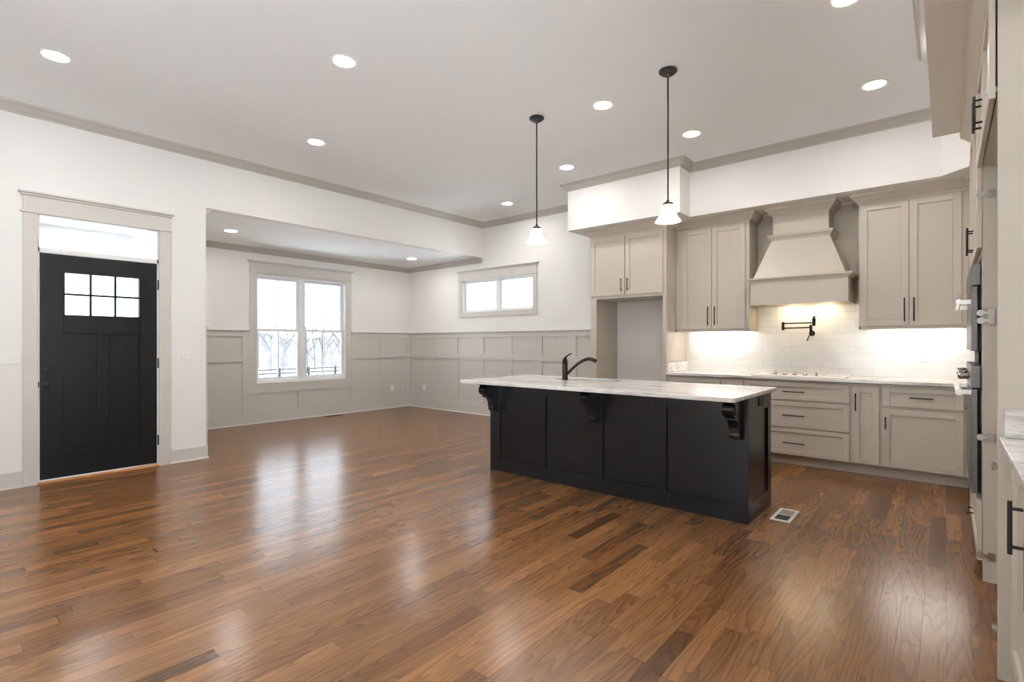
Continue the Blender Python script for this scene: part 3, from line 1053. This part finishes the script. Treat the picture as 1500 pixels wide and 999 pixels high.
# ------------------------------------------------------------------ pot filler
pf = thing('pot_filler', (-1.135, YB - 0.010, 1.372), 'dark bronze folding pot filler tap on the tiles above the cooktop', 'tap')
m_ = MB().lathe([(0.001, 0), (0.030, 0), (0.030, -0.006), (0.018, -0.010), (0.012, -0.012), (0.012, -0.07), (0.001, -0.07)], (-1.135, YB - 0.010, 1.372), 20, 'y')
m_.build('wall_flange', M['bronze'], pf)
yy = 6.41
m_ = MB().tube([(-1.135, yy, 1.350), (-1.135, yy, 1.465)], 0.014)
m_.tube([(-1.135, yy, 1.43), (-1.146, yy, 1.435), (-1.40, yy - 0.03, 1.43)], 0.0075)
m_.build('inner_arm', M['bronze'], pf)
m_ = MB().tube([(-1.405, yy - 0.03, 1.408), (-1.405, yy - 0.03, 1.500)], 0.0145)
m_.build('elbow', M['bronze'], pf)
m_ = MB().tube([(-1.405, yy - 0.03, 1.484), (-1.10, yy - 0.09, 1.484)], 0.008)
m_.build('outer_arm', M['bronze'], pf)
m_ = MB().lathe([(0.001, 0), (0.013, 0), (0.016, 0.008), (0.016, 0.050), (0.019, 0.054), (0.015, 0.085), (0.009, 0.09), (0.009, 0.102), (0.001, 0.104)], (-1.09, yy - 0.09, 1.450), 18)
m_.tube([(-1.09, yy - 0.09, 1.551), (-1.062, yy - 0.10, 1.547)], 0.005)
m_.build('spout', M['bronze'], pf)
m_ = MB().tube([(-1.147, yy, 1.352), (-1.152, yy - 0.02, 1.335), (-1.166, yy - 0.03, 1.29)], [0.006, 0.005, 0.006])
m_.build('lever', M['bronze'], pf)

# ------------------------------------------------------------------ kitchen island
IX0, IX1, IY0, IY1 = -3.489, -1.046, 3.767, 4.366
isl = thing('kitchen_island', ((IX0 + IX1) / 2, (IY0 + IY1) / 2, 0), 'near-black panelled kitchen island with three scroll brackets under its top', 'kitchen island')
MB().box(IX0 + 0.018, IX1 - 0.018, IY0 + 0.018, IY1 - 0.03, 0.0, 0.20).box(IX0 + 0.018, IX1 - 0.018, IY0 + 0.018, IY0 + 0.05, 0.20, 0.70).box(IX0 + 0.018, IX0 + 0.05, IY0 + 0.018, IY1 - 0.03, 0.20, 0.70).box(IX1 - 0.05, IX1 - 0.018, IY0 + 0.018, IY1 - 0.03, 0.20, 0.70).box(IX0 + 0.018, IX1 - 0.018, IY1 - 0.036, IY1 - 0.028, 0.20, 0.884).build('body', M['island'], isl)
Fi = Face('-y', IY0)
m_ = MB()
for a, b in ((IX0, -3.363), (-2.885, -2.801), (-2.330, -2.203), (-1.730, -1.642), (-1.167, IX1)):
    Fi.box(m_, a, b, 0, 0.018, 0, 0.884)
for a, b in ((-3.363, -2.885), (-2.801, -2.330), (-2.203, -1.730), (-1.642, -1.167)):
    Fi.box(m_, a, b, 0, 0.018, 0, 0.126)
    Fi.box(m_, a, b, 0, 0.018, 0.772, 0.884)
    Fi.box(m_, a, b, 0.0155, 0.018, 0.126, 0.772)
m_.build('front_panel', M['island'], isl, bevel=0.0012)
for F_, nm in ((Face('+x', IX1), 'end_panel'), (Face('-x', IX0), 'end_panel')):
    m_ = MB()
    lo, hi = IY0 + 0.018, IY1
    F_.box(m_, lo, 3.833, 0, 0.018, 0, 0.884)
    F_.box(m_, 4.282, hi, 0, 0.018, 0, 0.884)
    F_.box(m_, 3.833, 4.282, 0, 0.018, 0, 0.128)
    F_.box(m_, 3.833, 4.282, 0, 0.018, 0.772, 0.884)
    F_.box(m_, 3.833, 4.282, 0.0155, 0.018, 0.128, 0.772)
    m_.build(nm, M['island'], isl, bevel=0.0012)
Fk = Face('+y', IY1 - 0.010)
for k in range(5):
    a = IX0 + 0.03 + k * 0.478
    shaker(Fk, a, a + 0.47, 0.11, 0.86).build('rear_door', M['island'], isl)
# scroll bracket: side outline in (depth from panel, height)
prof = [(0, 0.884), (0.232, 0.884), (0.232, 0.866), (0.222, 0.862)]
for k in range(9):
    a = R(60 - 20 * k)
    prof.append((0.172 + 0.050 * math.cos(a), 0.812 + 0.050 * math.sin(a)))
prof += [(0.160, 0.757), (0.172, 0.752), (0.172, 0.742), (0.155, 0.738)]
for k in range(7):
    t2 = k / 6
    prof.append((0.150 - 0.062 * math.sin(t2 * math.pi / 2), 0.735 - 0.072 * (1 - math.cos(t2 * math.pi / 2)) - 0.004 * t2))
prof += [(0.096, 0.656), (0.096, 0.647), (0.082, 0.644)]
for k in range(7):
    a = R(20 - 110 * k / 6)
    prof.append((0.045 + 0.038 * math.cos(a), 0.628 + 0.036 * math.sin(a)))
prof += [(0.02, 0.590), (0, 0.586)]
def corbel(x):
    poly = [(IY0 - d, z) for d, z in prof]
    mb_ = MB().prism(poly, 'x', x - 0.036, x + 0.036)
    c_ = mb_.build('bracket', M['island'], isl, bevel=0.0025, seg=2)
    for sgn in (-1, 1):
        s2 = MB()
        s2.lathe([(0.001, 0), (0.040, 0), (0.040, 0.006 * sgn), (0.030, 0.010 * sgn), (0.001, 0.011 * sgn)], (x + 0.036 * sgn, IY0 - 0.172, 0.812), 20, 'x')
        s2.build('scroll_eye', M['island'], c_)
for x in (-3.405, -2.262, -1.118):
    corbel(x)
Fo = Face('+x', IX1 - 0.000)
m_ = MB()
Fo.box(m_, 4.015, 4.137, -0.006, 0, 0.800, 0.868)
po = m_.build('power_outlet', M['black'], isl, bevel=0.002)
po['label'] = 'black outlet'
m_ = MB()
Fo.box(m_, 4.032, 4.066, -0.009, -0.006, 0.815, 0.853)
Fo.box(m_, 4.086, 4.120, -0.009, -0.006, 0.815, 0.853)
m_.build('receptacle', M['slot'], po)
# top with undermount cut-out
CX0, CX1, CY0, CY1 = -3.535, -1.022, 3.378, 4.445
SX0, SX1, SY0, SY1 = -2.93, -2.28, 4.050, 4.310
outer = rounded((CX0, CX1, CY0, CY1), 0.030, ('sw', 'se', 'ne', 'nw'), 6)
ro, n_ = [], 7
inner = rounded((SX0, SX1, SY0, SY1), 0.05, ('sw', 'se', 'ne', 'nw'), 6)
m_ = MB()
# ring between outline and cut-out, matched point by point (same corner layout)
vs_, fs_ = [], []
n = len(outer)
for z in (0.885, 0.915):
    vs_ += [(p[0], p[1], z) for p in outer] + [(p[0], p[1], z) for p in inner]
for i in range(n):
    j = (i + 1) % n
    fs_.append((i, n + i, n + j, j))
    fs_.append((2 * n + i, 2 * n + j, 3 * n + j, 3 * n + i))
    fs_.append((i, j, 2 * n + j, 2 * n + i))
    fs_.append((n + i, 3 * n + i, 3 * n + j, n + j))
m_.add(vs_, fs_)
tag(m_.build('island_worktop', M['granite'], bevel=0.005, seg=2), 'white grey-veined stone top overhanging the dark island', 'worktop')
# sink bowl
sk = thing('sink', ((SX0 + SX1) / 2, (SY0 + SY1) / 2, 0.70), 'steel undermount sink bowl set into the island top', 'sink')
m_ = MB()
rings = []
for (gr, z) in ((0.012, 0.8845), (0.012, 0.884), (0.0, 0.883), (-0.012, 0.72), (-0.05, 0.705)):
    rings.append([(p[0], p[1], z) for p in rounded((SX0 - gr, SX1 + gr, SY0 - gr, SY1 + gr), 0.05 + gr * 0.5, ('sw', 'se', 'ne', 'nw'), 6)])
m_.loft(rings[2:], True, cap=False)
o_ = len(m_.v)
base = rings[-1]
m_.add(base, [tuple(range(len(base)))])
m_.build('bowl', M['steel'], sk)
MB().lathe([(0.001, 0), (0.045, 0), (0.04, 0.004), (0.001, 0.002)], ((SX0 + SX1) / 2, (SY0 + SY1) / 2, 0.7055), 20).build('drain', M['chrome'], sk)
# faucet
fx_, fy_ = -2.752, 4.012
fa = thing('faucet', (fx_, fy_, 0.915), 'dark bronze single lever faucet standing on the island top', 'faucet')
m_ = MB().lathe([(0.001, 0), (0.031, 0), (0.031, 0.006), (0.026, 0.010), (0.0255, 0.150), (0.028, 0.153), (0.028, 0.160), (0.0255, 0.163), (0.0245, 0.186), (0.015, 0.205), (0.001, 0.209)], (fx_, fy_, 0.9155), 24)
m_.build('body', M['bronze'], fa)
m_ = MB()
pts, rs = [], []
dx, dy = 0.95, 0.31
for k in range(11):
    s_ = k / 10
    ln = 0.018 + 0.262 * s_
    z = 0.915 + 0.055 + 0.150 * math.sin(s_ * math.pi * 0.56) - 0.012 * max(0, s_ - 0.8) / 0.2
    pts.append((fx_ + dx * ln, fy_ + dy * ln, z))
    rs.append(0.013 + 0.004 * max(0, min(1, (s_ - 0.5) / 0.3)))
e = pts[-1]
pts.append((e[0] + 0.022 * dx, e[1] + 0.022 * dy, e[2] - 0.012))
rs.append(0.017)
m_.tube(pts, rs, 14)
m_.build('spout', M['bronze'], fa)
m_ = MB().tube([(fx_, fy_, 1.118), (fx_ + 0.012, fy_, 1.135), (fx_ + 0.032, fy_ + 0.005, 1.150), (fx_ + 0.066, fy_ + 0.010, 1.166)], [0.013, 0.009, 0.006, 0.006])
m_.build('lever', M['bronze'], fa)

# ------------------------------------------------------------------ oven tower and bridge cabinet on the right
XF = 0.148
Ft = Face('-x', XF - 0.022)
ov = thing('oven_cabinet', (0.47, 4.235, 0), 'tall taupe cabinet tower holding two steel wall ovens', 'oven cabinet')
TY0, TY1 = 3.69, 4.785
m_ = MB()
XR2 = XR - 0.002
m_.box(XF, XR2, TY0, TY0 + 0.02, 0, 2.66).box(XF, XR2, TY1 - 0.02, TY1, 0, 2.66)
m_.box(XF, XF + 0.02, TY0 + 0.02, TY0 + 0.11, 0.09, 2.66).box(XF, XF + 0.02, TY1 - 0.11, TY1 - 0.02, 0.09, 2.66)
m_.box(XF, XF + 0.02, TY0 + 0.11, TY1 - 0.11, 1.745, 1.79).box(XF, XF + 0.02, TY0 + 0.11, TY1 - 0.11, 0.40, 0.43)
m_.box(XF, XF + 0.02, TY0 + 0.11, TY1 - 0.11, 0.09, 0.115)
m_.box(XF + 0.02, XR2, TY0 + 0.02, TY1 - 0.02, 2.64, 2.66).box(XF + 0.30, XF + 0.32, TY0 + 0.02, TY1 - 0.02, 0.0, 2.64)
m_.build('body', M['cab'], ov)
for a, b, hu in ((TY0 + 0.012, 4.234, 4.195), (4.240, TY1 - 0.012, 4.28)):
    dd = shaker(Ft, a, b, 1.775, 2.632).build('door', M['cab'], ov, bevel=0.0015)
    handle(Ft, hu, 1.890, 0.16, True, dd)
dd = shaker(Ft, TY0 + 0.012, TY1 - 0.012, 0.105, 0.410, railz=0.05).build('drawer', M['cab'], ov, bevel=0.0015)
handle(Ft, 4.235, 0.235, 0.19, False, dd)
def oven_unit(z0, zc, z1, label, knobs):
    o_ = MB()
    yl, yh = 3.795, 4.56 + 0.115
    yl, yh = 3.80, 4.675
    o_.box(XF + 0.02, 0.70, yl + 0.01, yh - 0.01, z0 + 0.01, z1 - 0.01)
    t_ = o_.build('oven', M['steel'], ov)
    t_['label'] = label
    MB().box(XF - 0.042, XF - 0.004, yl, yh, zc + 0.006, z1).build('control_panel', M['steel'], t_, bevel=0.002)
    d_ = MB().box(XF - 0.042, XF - 0.016, yl, yh, z0, zc).build('oven_door', M['steel'], t_, bevel=0.002)
    MB().box(XF - 0.015, XF + 0.001, yl + 0.02, yh - 0.02, z0, zc - 0.006).build('door_gasket', M['blackglass'], t_)
    return t_
u1 = oven_unit(1.222, 1.578, 1.700, 'upper steel oven', False)
u2 = oven_unit(0.437, 1.012, 1.140, 'lower steel oven', True)
# bar handles
for par, z, r in ((u1, 1.500, 0.015), (u2, 0.985, 0.017)):
    m_ = MB().tube([(XF - 0.093, 3.86, z), (XF - 0.093, 4.615, z)], r, 14)
    for y in (3.92, 4.555):
        m_.box(XF - 0.095, XF - 0.040, y - 0.016, y + 0.016, z - 0.012, z + 0.012)
    m_.build('oven_handle', M['chrome'], par)
for y in (4.02, 4.45):
    MB().lathe([(0.001, -0.042), (0.022, -0.042), (0.026, -0.058), (0.026, -0.090), (0.020, -0.096), (0.001, -0.096)], (XF, y, 1.080), 20, 'x').build('oven_knob', M['chrome'], u2)
def hinge(par, x, y, z, s=1.0):
    m2 = MB()
    m2.lathe([(0.001, 0), (0.017 * s, 0), (0.017 * s, 0.010), (0.001, 0.010)], (x - 0.012, y - 0.012, z), 16, 'y')
    m2.box(x - 0.010, x + 0.034, y - 0.010, y - 0.002, z - 0.008, z + 0.008)
    m2.box(x + 0.016, x + 0.042, y - 0.014, y, z - 0.020, z + 0.020)
    return m2.build('hinge', M['nickel'], par)
for z in (2.055, 1.425, 1.385, 0.765, 0.140):
    hinge(ov, XF + 0.004, TY0 - 0.0005, z)
czt = [(o, 2.651 + z * 0.98) for o, z in CR2]
MB().sweep(czt, [(XF, 3.69), (XF, TY1), (0.36, TY1)], -1).build('crown', M['cab'], ov)

# bridge cabinet over a second niche, and the tall end panel towards the viewer
bc = thing('bridge_cabinet', (0.47, 3.17, 2.2), 'taupe two door cabinet bridging the gap between the oven tower and the tall end panel', 'wall cabinet')
m_ = MB().box(XF, XR2, 2.673, 3.688, 2.205, 2.225).box(XF, XF + 0.02, 2.673, 3.688, 2.225, 2.66).box(XF + 0.02, XR2, 2.673, 3.688, 2.64, 2.66)
m_.build('body', M['cab'], bc)
Fbr = Face('-x', XF - 0.024)
for a, b, hu in ((2.668, 3.168, 3.13), (3.174, 3.680, 3.215)):
    dd = shaker(Fbr, a, b, 2.198, 2.632, t=0.019).build('door', M['cab'], bc, bevel=0.0015)
    handle(Fbr, hu, 2.315, 0.14, True, dd)
hinge(bc, XF - 0.006, 2.700, 2.238)
MB().sweep(czt, [(XF, 2.673), (XF, 3.688)], -1).build('crown', M['cab'], bc)
ep = thing('tall_end_panel', (0.47, 2.66, 0), 'tall plain taupe end panel rising from the stone counter at the right edge', 'panel')
MB().box(XF, XR2, 2.650, 2.671, 0, 2.66).build('panel', M['cab'], ep, bevel=0.0015)
MB().sweep(czt, [(0.36, 2.650), (XF, 2.650), (XF, 2.6715)], -1).build('crown', M['cab'], ep)
for z in (0.800, 0.185):
    m2 = MB().lathe([(0.001, 0), (0.010, 0), (0.014, -0.006), (0.014, -0.016), (0.001, -0.018)], (XF, 2.661, z), 14, 'x')
    m2.build('magnet_catch', M['nickel'], ep)

# near base cabinet with its own stone top
Fn = Face('-x', 0.180)
nb = thing('base_cabinet', (0.5, 1.8, 0), 'pale taupe base cabinet with black bar handle in the lower right corner', 'base cabinet')
m_ = MB().box(0.202, XR2, 0.95, 2.648, 0.105, 0.883)
m_.build('body', M['cab'], nb, bevel=0.001)
MB().box(0.275, 0.29, 0.95, 2.648, 0, 0.105).build('toe_kick', M['cab'], nb)
for a, b, hu in ((2.165, 2.600, 2.205), (1.720, 2.158, 1.76), (1.280, 1.713, 1.32), (0.965, 1.273, 1.0)):
    dd = shaker(Fn, a, b, 0.113, 0.850, 0.06).build('door', M['cab'], nb, bevel=0.002)
    handle(Fn, hu, 0.695, 0.165, True, dd, 'black', 0.0062, 0.030)
m_ = MB().prism([(0.150, 0.95), (XR - 0.002, 0.95), (XR - 0.002, 2.648), (0.150, 2.648)], 'z', 0.884, 0.914)
tag(m_.build('worktop', M['granite'], bevel=0.004, seg=2), 'white grey-veined stone counter in the lower right corner', 'worktop')
m_ = MB().box(0.165, XR - 0.002, 2.620, 2.649, 0.9145, 1.022)
tag(m_.build('side_splash', M['granite'], bevel=0.002), 'white stone side splash against the tall end panel', 'splashback')

# ------------------------------------------------------------------ wall plates
def plate(F, u, z, label, kind, w=0.072, h=0.117, gangs=1, m='plate', group='white outlets and switches on the walls', d0=0.0):
    t_ = thing('power_outlet' if kind == 'outlet' else 'light_switch', F.pt(u, d0, z - h / 2), label, 'outlet' if kind == 'outlet' else 'light switch', group)
    mb_ = MB()
    F.box(mb_, u - w / 2, u + w / 2, d0 - 0.006, d0, z - h / 2, z + h / 2)
    mb_.build('plate', M[m], t_, bevel=0.002)
    for g_ in range(gangs):
        uu = u + (g_ - (gangs - 1) / 2) * 0.046
        if kind == 'outlet':
            for dz in (-0.020, 0.020):
                mb_ = MB()
                F.box(mb_, uu - 0.016, uu + 0.016, d0 - 0.008, d0 - 0.006, z + dz - 0.013, z + dz + 0.013)
                r_ = mb_.build('receptacle', M[m], t_, bevel=0.001)
                mb_ = MB()
                for du in (-0.006, 0.006):
                    F.box(mb_, uu + du - 0.0012, uu + du + 0.0012, d0 - 0.0085, d0 - 0.008, z + dz - 0.003, z + dz + 0.006)
                mb_.build('slot', M['slot'], r_)
        else:
            mb_ = MB()
            F.box(mb_, uu - 0.005, uu + 0.005, d0 - 0.017, d0 - 0.006, z - 0.004, z + 0.012)
            mb_.build('toggle', M[m], t_)
    return t_
plate(FD, 0.545, 1.140, 'wide white triple switch plate left of the front door', 'switch', w=0.165, gangs=3)
plate(FD, 1.898, 1.140, 'single white switch between the front door and the dining alcove', 'switch', w=0.078)
plate(FA, 6.065, 0.390, 'white outlet low on the window wall wainscot beside the alcove corner', 'outlet', d0=-0.003)
plate(FB, -7.765, 0.395, 'white outlet low on the back wall wainscot beside the alcove corner', 'outlet', d0=-0.003)
plate(FB, -3.180, 1.130, 'white outlet inside the empty refrigerator niche', 'outlet')
plate(FB, -1.893, 1.133, 'white outlet on the tiles left of the cooktop', 'outlet', d0=-0.010)
plate(FB, -0.168, 1.137, 'white outlet on the tiles near the oven tower', 'outlet', d0=-0.010)

# ------------------------------------------------------------------ floor registers
fr = thing('floor_register', (-0.90, 4.15, 0), 'white metal floor register in the boards beside the island', 'floor vent')
m_ = MB()
m_.box(-0.966, -0.836, 3.992, 4.020, 0, 0.006).box(-0.966, -0.836, 4.282, 4.310, 0, 0.006).box(-0.966, -0.945, 4.020, 4.282, 0, 0.006).box(-0.857, -0.836, 4.020, 4.282, 0, 0.006).box(-0.945, -0.857, 4.146, 4.156, 0, 0.006)
m_.build('frame', M['white'], fr, bevel=0.001)
MB().box(-0.945, -0.857, 4.020, 4.282, 0, 0.001).build('duct_opening', M['slot'], fr)
for k in range(8):
    x = -0.941 + k * 0.0105
    MB().box(x, x + 0.0085, 4.156, 4.282, 0.001, 0.005).build('louvre', M['tan'], fr)
    MB().box(x, x + 0.0030, 4.020, 4.146, 0.001, 0.004).build('louvre', M['slot'], fr)
fr2 = thing('floor_register', (-8.09, 4.75, 0), 'slim brown floor register in the boards below the alcove window', 'floor vent')
m_ = MB().box(-8.135, -8.045, 4.60, 4.90, 0, 0.005)
m_.build('frame', M['brown_vent'], fr2)
m_ = MB()
for k in range(12):
    m_.box(-8.120, -8.060, 4.62 + k * 0.022, 4.632 + k * 0.022, 0.005, 0.006)
m_.build('louvre', M['slot'], fr2)

# ------------------------------------------------------------------ recessed lights
def downlight(x, y, z, label, group, r=0.074):
    t_ = thing('recessed_light', (x, y, z), label, 'recessed light', group)
    MB().lathe([(r, -0.004), (r + 0.018, -0.006), (r + 0.022, 0.0), (r, 0.0)], (x, y, z), 32, cap=False).build('trim_ring', M['white'], t_)
    MB().lathe([(0.001, -0.003), (r, -0.003), (r, -0.001), (0.001, -0.001)], (x, y, z), 32).build('lens', M['lens'], t_)
    return t_
G = 'round recessed lights in the main ceiling'
proto = downlight(-4.937, 0.679, ZC, 'recessed ceiling light above the front door, farthest left', G)
for x, y, lb in ((-3.402, 2.079, 'large recessed ceiling light near the top, right of the one above the door'),
                 (-4.989, 2.725, 'recessed ceiling light near the corner of the dining alcove header'),
                 (-2.297, 3.932, 'recessed ceiling light between the two pendants'),
                 (-3.438, 5.046, 'recessed ceiling light just left of the kitchen soffit corner'),
                 (-5.008, 5.781, 'recessed ceiling light nearest the far corner, above the small window'),
                 (-1.937, 5.046, 'recessed ceiling light in front of the soffit step, behind the right pendant'),
                 (-0.442, 5.043, 'recessed ceiling light above the range hood side, farthest right'),
                 (-0.460, 3.665, 'recessed ceiling light at the top edge above the kitchen aisle'),
                 (-0.46, 1.2, 'added unseen ceiling light overhead, nearest the right wall'),  # from here to the list end: lamps added out of view to light the room
                 (-1.9, 0.0, 'added unseen ceiling light overhead of the viewpoint'),
                 (-3.40, -0.9, 'added unseen ceiling light behind the viewpoint, middle row'),
                 (-4.95, -1.4, 'added unseen ceiling light behind the viewpoint, by the entry wall')):
    c_ = copy_tree(proto)
    c_.location = (x, y, ZC)
    c_['label'] = lb
for x, y, lb in ((-7.213, 2.738, 'recessed light in the alcove ceiling, near the entry wall'), (-7.185, 5.718, 'recessed light in the alcove ceiling, near the far corner')):
    c_ = copy_tree(proto)
    c_.location = (x, y, ZA)
    c_['label'] = lb
    c_['group'] = 'recessed lights in the dining alcove ceiling'

# ------------------------------------------------------------------ pendants
def pendant(x, y, label):
    t_ = thing('pendant_light', (x, y, ZC), label, 'pendant light', 'pendant lights over the island')
    MB().lathe([(0.001, 0), (0.068, 0), (0.068, -0.012), (0.058, -0.020), (0.050, -0.020), (0.046, -0.030), (0.022, -0.034), (0.014, -0.05), (0.001, -0.052)], (x, y, ZC), 32).build('canopy', M['black'], t_)
    MB().tube([(x, y, ZC - 0.045), (x, y, 2.345)], 0.0062).build('rod', M['bronze'], t_)
    MB().lathe([(0.001, 2.362), (0.010, 2.362), (0.014, 2.350), (0.036, 2.338), (0.038, 2.330), (0.030, 2.328), (0.028, 2.305), (0.001, 2.305)], (x, y, 0), 24).build('fitter', M['bronze'], t_)
    m2 = MB().lathe([(0.026, 2.322), (0.036, 2.320), (0.047, 2.310), (0.054, 2.288), (0.060, 2.258), (0.070, 2.232), (0.086, 2.208), (0.096, 2.196), (0.092, 2.195), (0.080, 2.208), (0.066, 2.230), (0.056, 2.258), (0.050, 2.288), (0.043, 2.308), (0.026, 2.318)], (x, y, 0), 36, cap=False)
    m2.build('shade', M['shade'], t_)
    MB().lathe([(0.001, 2.306), (0.012, 2.306), (0.014, 2.29), (0.024, 2.262), (0.022, 2.245), (0.012, 2.236), (0.001, 2.234)], (x, y, 0), 20).build('bulb', M['shade'], t_)
    return t_
pd = pendant(-2.893, 3.757, 'bell shaped pendant over the left end of the island')
c_ = copy_tree(pd)
c_.location = (-1.625, 3.757, ZC)
c_['label'] = 'bell shaped pendant over the right end of the island'

# ------------------------------------------------------------------ outdoors
PX0 = -8.62
struct(MB().box(-8.7, XA - T, -2.2, YE - T, -0.14, -0.02), 'floor_porch', M['porch'], 'pale porch floor outside the front door', 'porch floor')
struct(MB().box(-8.7, XA - T, -2.2, YE - T, 2.71, 2.85), 'ceiling_porch', M['siding'], 'white porch ceiling seen through the transom', 'porch ceiling')
struct(MB().box(-8.56, -8.40, -2.2, YE - T, 2.545, 2.71), 'trim_8', M['siding'], 'white porch beam seen through the transom', 'beam')
c_ = copy_tree(proto)
c_.location = (-8.10, 1.42, 2.71)
c_['label'] = 'recessed porch light seen through the transom'
c_['group'] = 'porch lights'
dp = thing('downpipe', (-8.47, 5.10, -0.3), 'dark rain pipe outside the right edge of the large window', 'downpipe')
MB().box(-8.50, -8.44, 5.112, 5.150, -0.3, 2.9).build('pipe', M['downpipe'], dp)
m_ = MB()
for z in (0.75, 2.1):
    m_.box(-8.51, -8.36, 5.105, 5.157, z, z + 0.05)
m_.build('strap', M['downpipe'], dp)

# field falling away, then a wooded rise
m_ = MB()
xs_ = [-8.5, -14, -24, -40, -70, -110]
zs_ = [-0.35, -0.6, -1.3, -2.0, -1.6, -0.8]
rings = [[(x, -60, z), (x, 120, z)] for x, z in zip(xs_, zs_)]
rings2 = [[(x, -60, z - 0.4), (x, 120, z - 0.4)] for x, z in zip(xs_, zs_)]
for k in range(5):
    m_.add([rings[k][0], rings[k][1], rings[k + 1][1], rings[k + 1][0]], [(0, 1, 2, 3)])
struct(m_, 'ground_field', M['ground'], 'pale winter field falling away outside the large window', 'field')
struct(MB().box(-8.5, 40, YB + T, 120, -0.8, -0.5), 'ground_yard', M['ground'], 'pale yard ground behind the house', 'yard')
struct(MB().box(-8.5, 16, -18, YR - T, -0.3, -0.12).box(XR + T, 16, YR - T, 8, -0.3, -0.12), 'bounce_patio', M['patio'], 'added pale patio bouncing sunlight in through the glazed doors', 'patio')  # added out of view; throws sunlight up onto the ceiling
random.seed(4)
m_ = MB()
pts = []
nn = 46
for i in range(nn + 1):
    y = -30 + i * 150 / nn
    pts.append((y, 2.3 + 0.7 * math.sin(i * 0.9) + 0.5 * random.random()))
for i in range(nn):
    (ya, za), (yb, zb_) = pts[i], pts[i + 1]
    m_.add([(-60, ya, -2.1), (-60, yb, -2.1), (-64, yb, zb_), (-64, ya, za), (-80, ya, -1.6), (-80, yb, -1.6)], [(0, 1, 2, 3), (3, 2, 5, 4)])
struct(m_, 'hill_woods', M['woods'], 'hazy pale wooded rise at the far side of the field', 'hill')

# paddock fence
fn = thing('paddock_fence', (-40, 22, -2.0), 'dark four board paddock fence across the winter field', 'fence')
for k in range(20):
    y = 2 + k * 2.4
    MB().box(-40.08, -39.92, y - 0.08, y + 0.08, -2.1, -0.72).build('post', M['fence'], fn)
for k in range(4):
    z = -1.80 + k * 0.30
    MB().box(-39.92, -39.88, 2, 2 + 19 * 2.4, z, z + 0.13).build('rail', M['fence'], fn)

# bare trees
def tree_mesh(seed, h):
    rn = random.Random(seed)
    mb_ = MB()
    def branch(p, d, ln, r, lev):
        n_ = 3
        pts_ = [p]
        q_ = Vector(p)
        dd_ = Vector(d)
        for _ in range(n_):
            dd_ = (dd_ + Vector((rn.uniform(-.18, .18), rn.uniform(-.18, .18), rn.uniform(-.02, .12)))).normalized()
            q_ = q_ + dd_ * ln / n_
            pts_.append(tuple(q_))
        mb_.tube(pts_, [r * (1 - 0.55 * i / n_) for i in range(n_ + 1)], 4)
        if lev < 3:
            for _ in range(5 if lev == 0 else 4):
                f_ = rn.uniform(0.35, 1.0)
                i_ = min(int(f_ * n_), n_ - 1)
                a_ = Vector(pts_[i_]).lerp(Vector(pts_[i_ + 1]), f_ * n_ - i_)
                an = rn.uniform(0, 2 * math.pi)
                nd = (dd_ * 0.7 + Vector((math.cos(an), math.sin(an), 0.45)) * 0.75).normalized()
                branch(tuple(a_), nd, ln * rn.uniform(0.42, 0.62), r * 0.42, lev + 1)
    branch((0, 0, 0), (0, 0, 1), h * 0.6, h * 0.018, 0)
    return mb_
protos = []
for s_ in range(4):
    o_ = tree_mesh(10 + s_, 7.0).build('bare_tree', M['bark'], loc=(0, 0, 0))
    tag(o_, 'leafless pale tree standing beyond the paddock fence', 'tree', 'bare trees beyond the fence')
    protos.append(o_)
rn = random.Random(7)
spots = []
for _ in range(4000):
    if len(spots) >= 15:
        break
    x = -rn.uniform(44, 57)
    y = -x * rn.uniform(0.36, 0.68)      # the part of the field seen from the window
    if all((x - a) ** 2 + (y - b) ** 2 > 14 for a, b in spots):
        spots.append((x, y))
for k, (x, y) in enumerate(spots):
    o_ = protos[k] if k < 4 else protos[k % 4].copy()
    if k >= 4:
        sc.collection.objects.link(o_)
    zg = -2.0 + (-(x) - 40) / 30 * 0.4 if x > -70 else -1.6 + (-(x) - 70) / 40 * 0.8
    o_.location = (x, y, zg - 0.1)
    o_.rotation_euler = (0, 0, rn.uniform(0, 6.28))
    s_ = rn.uniform(0.75, 1.15)
    o_.scale = (s_, s_, s_)
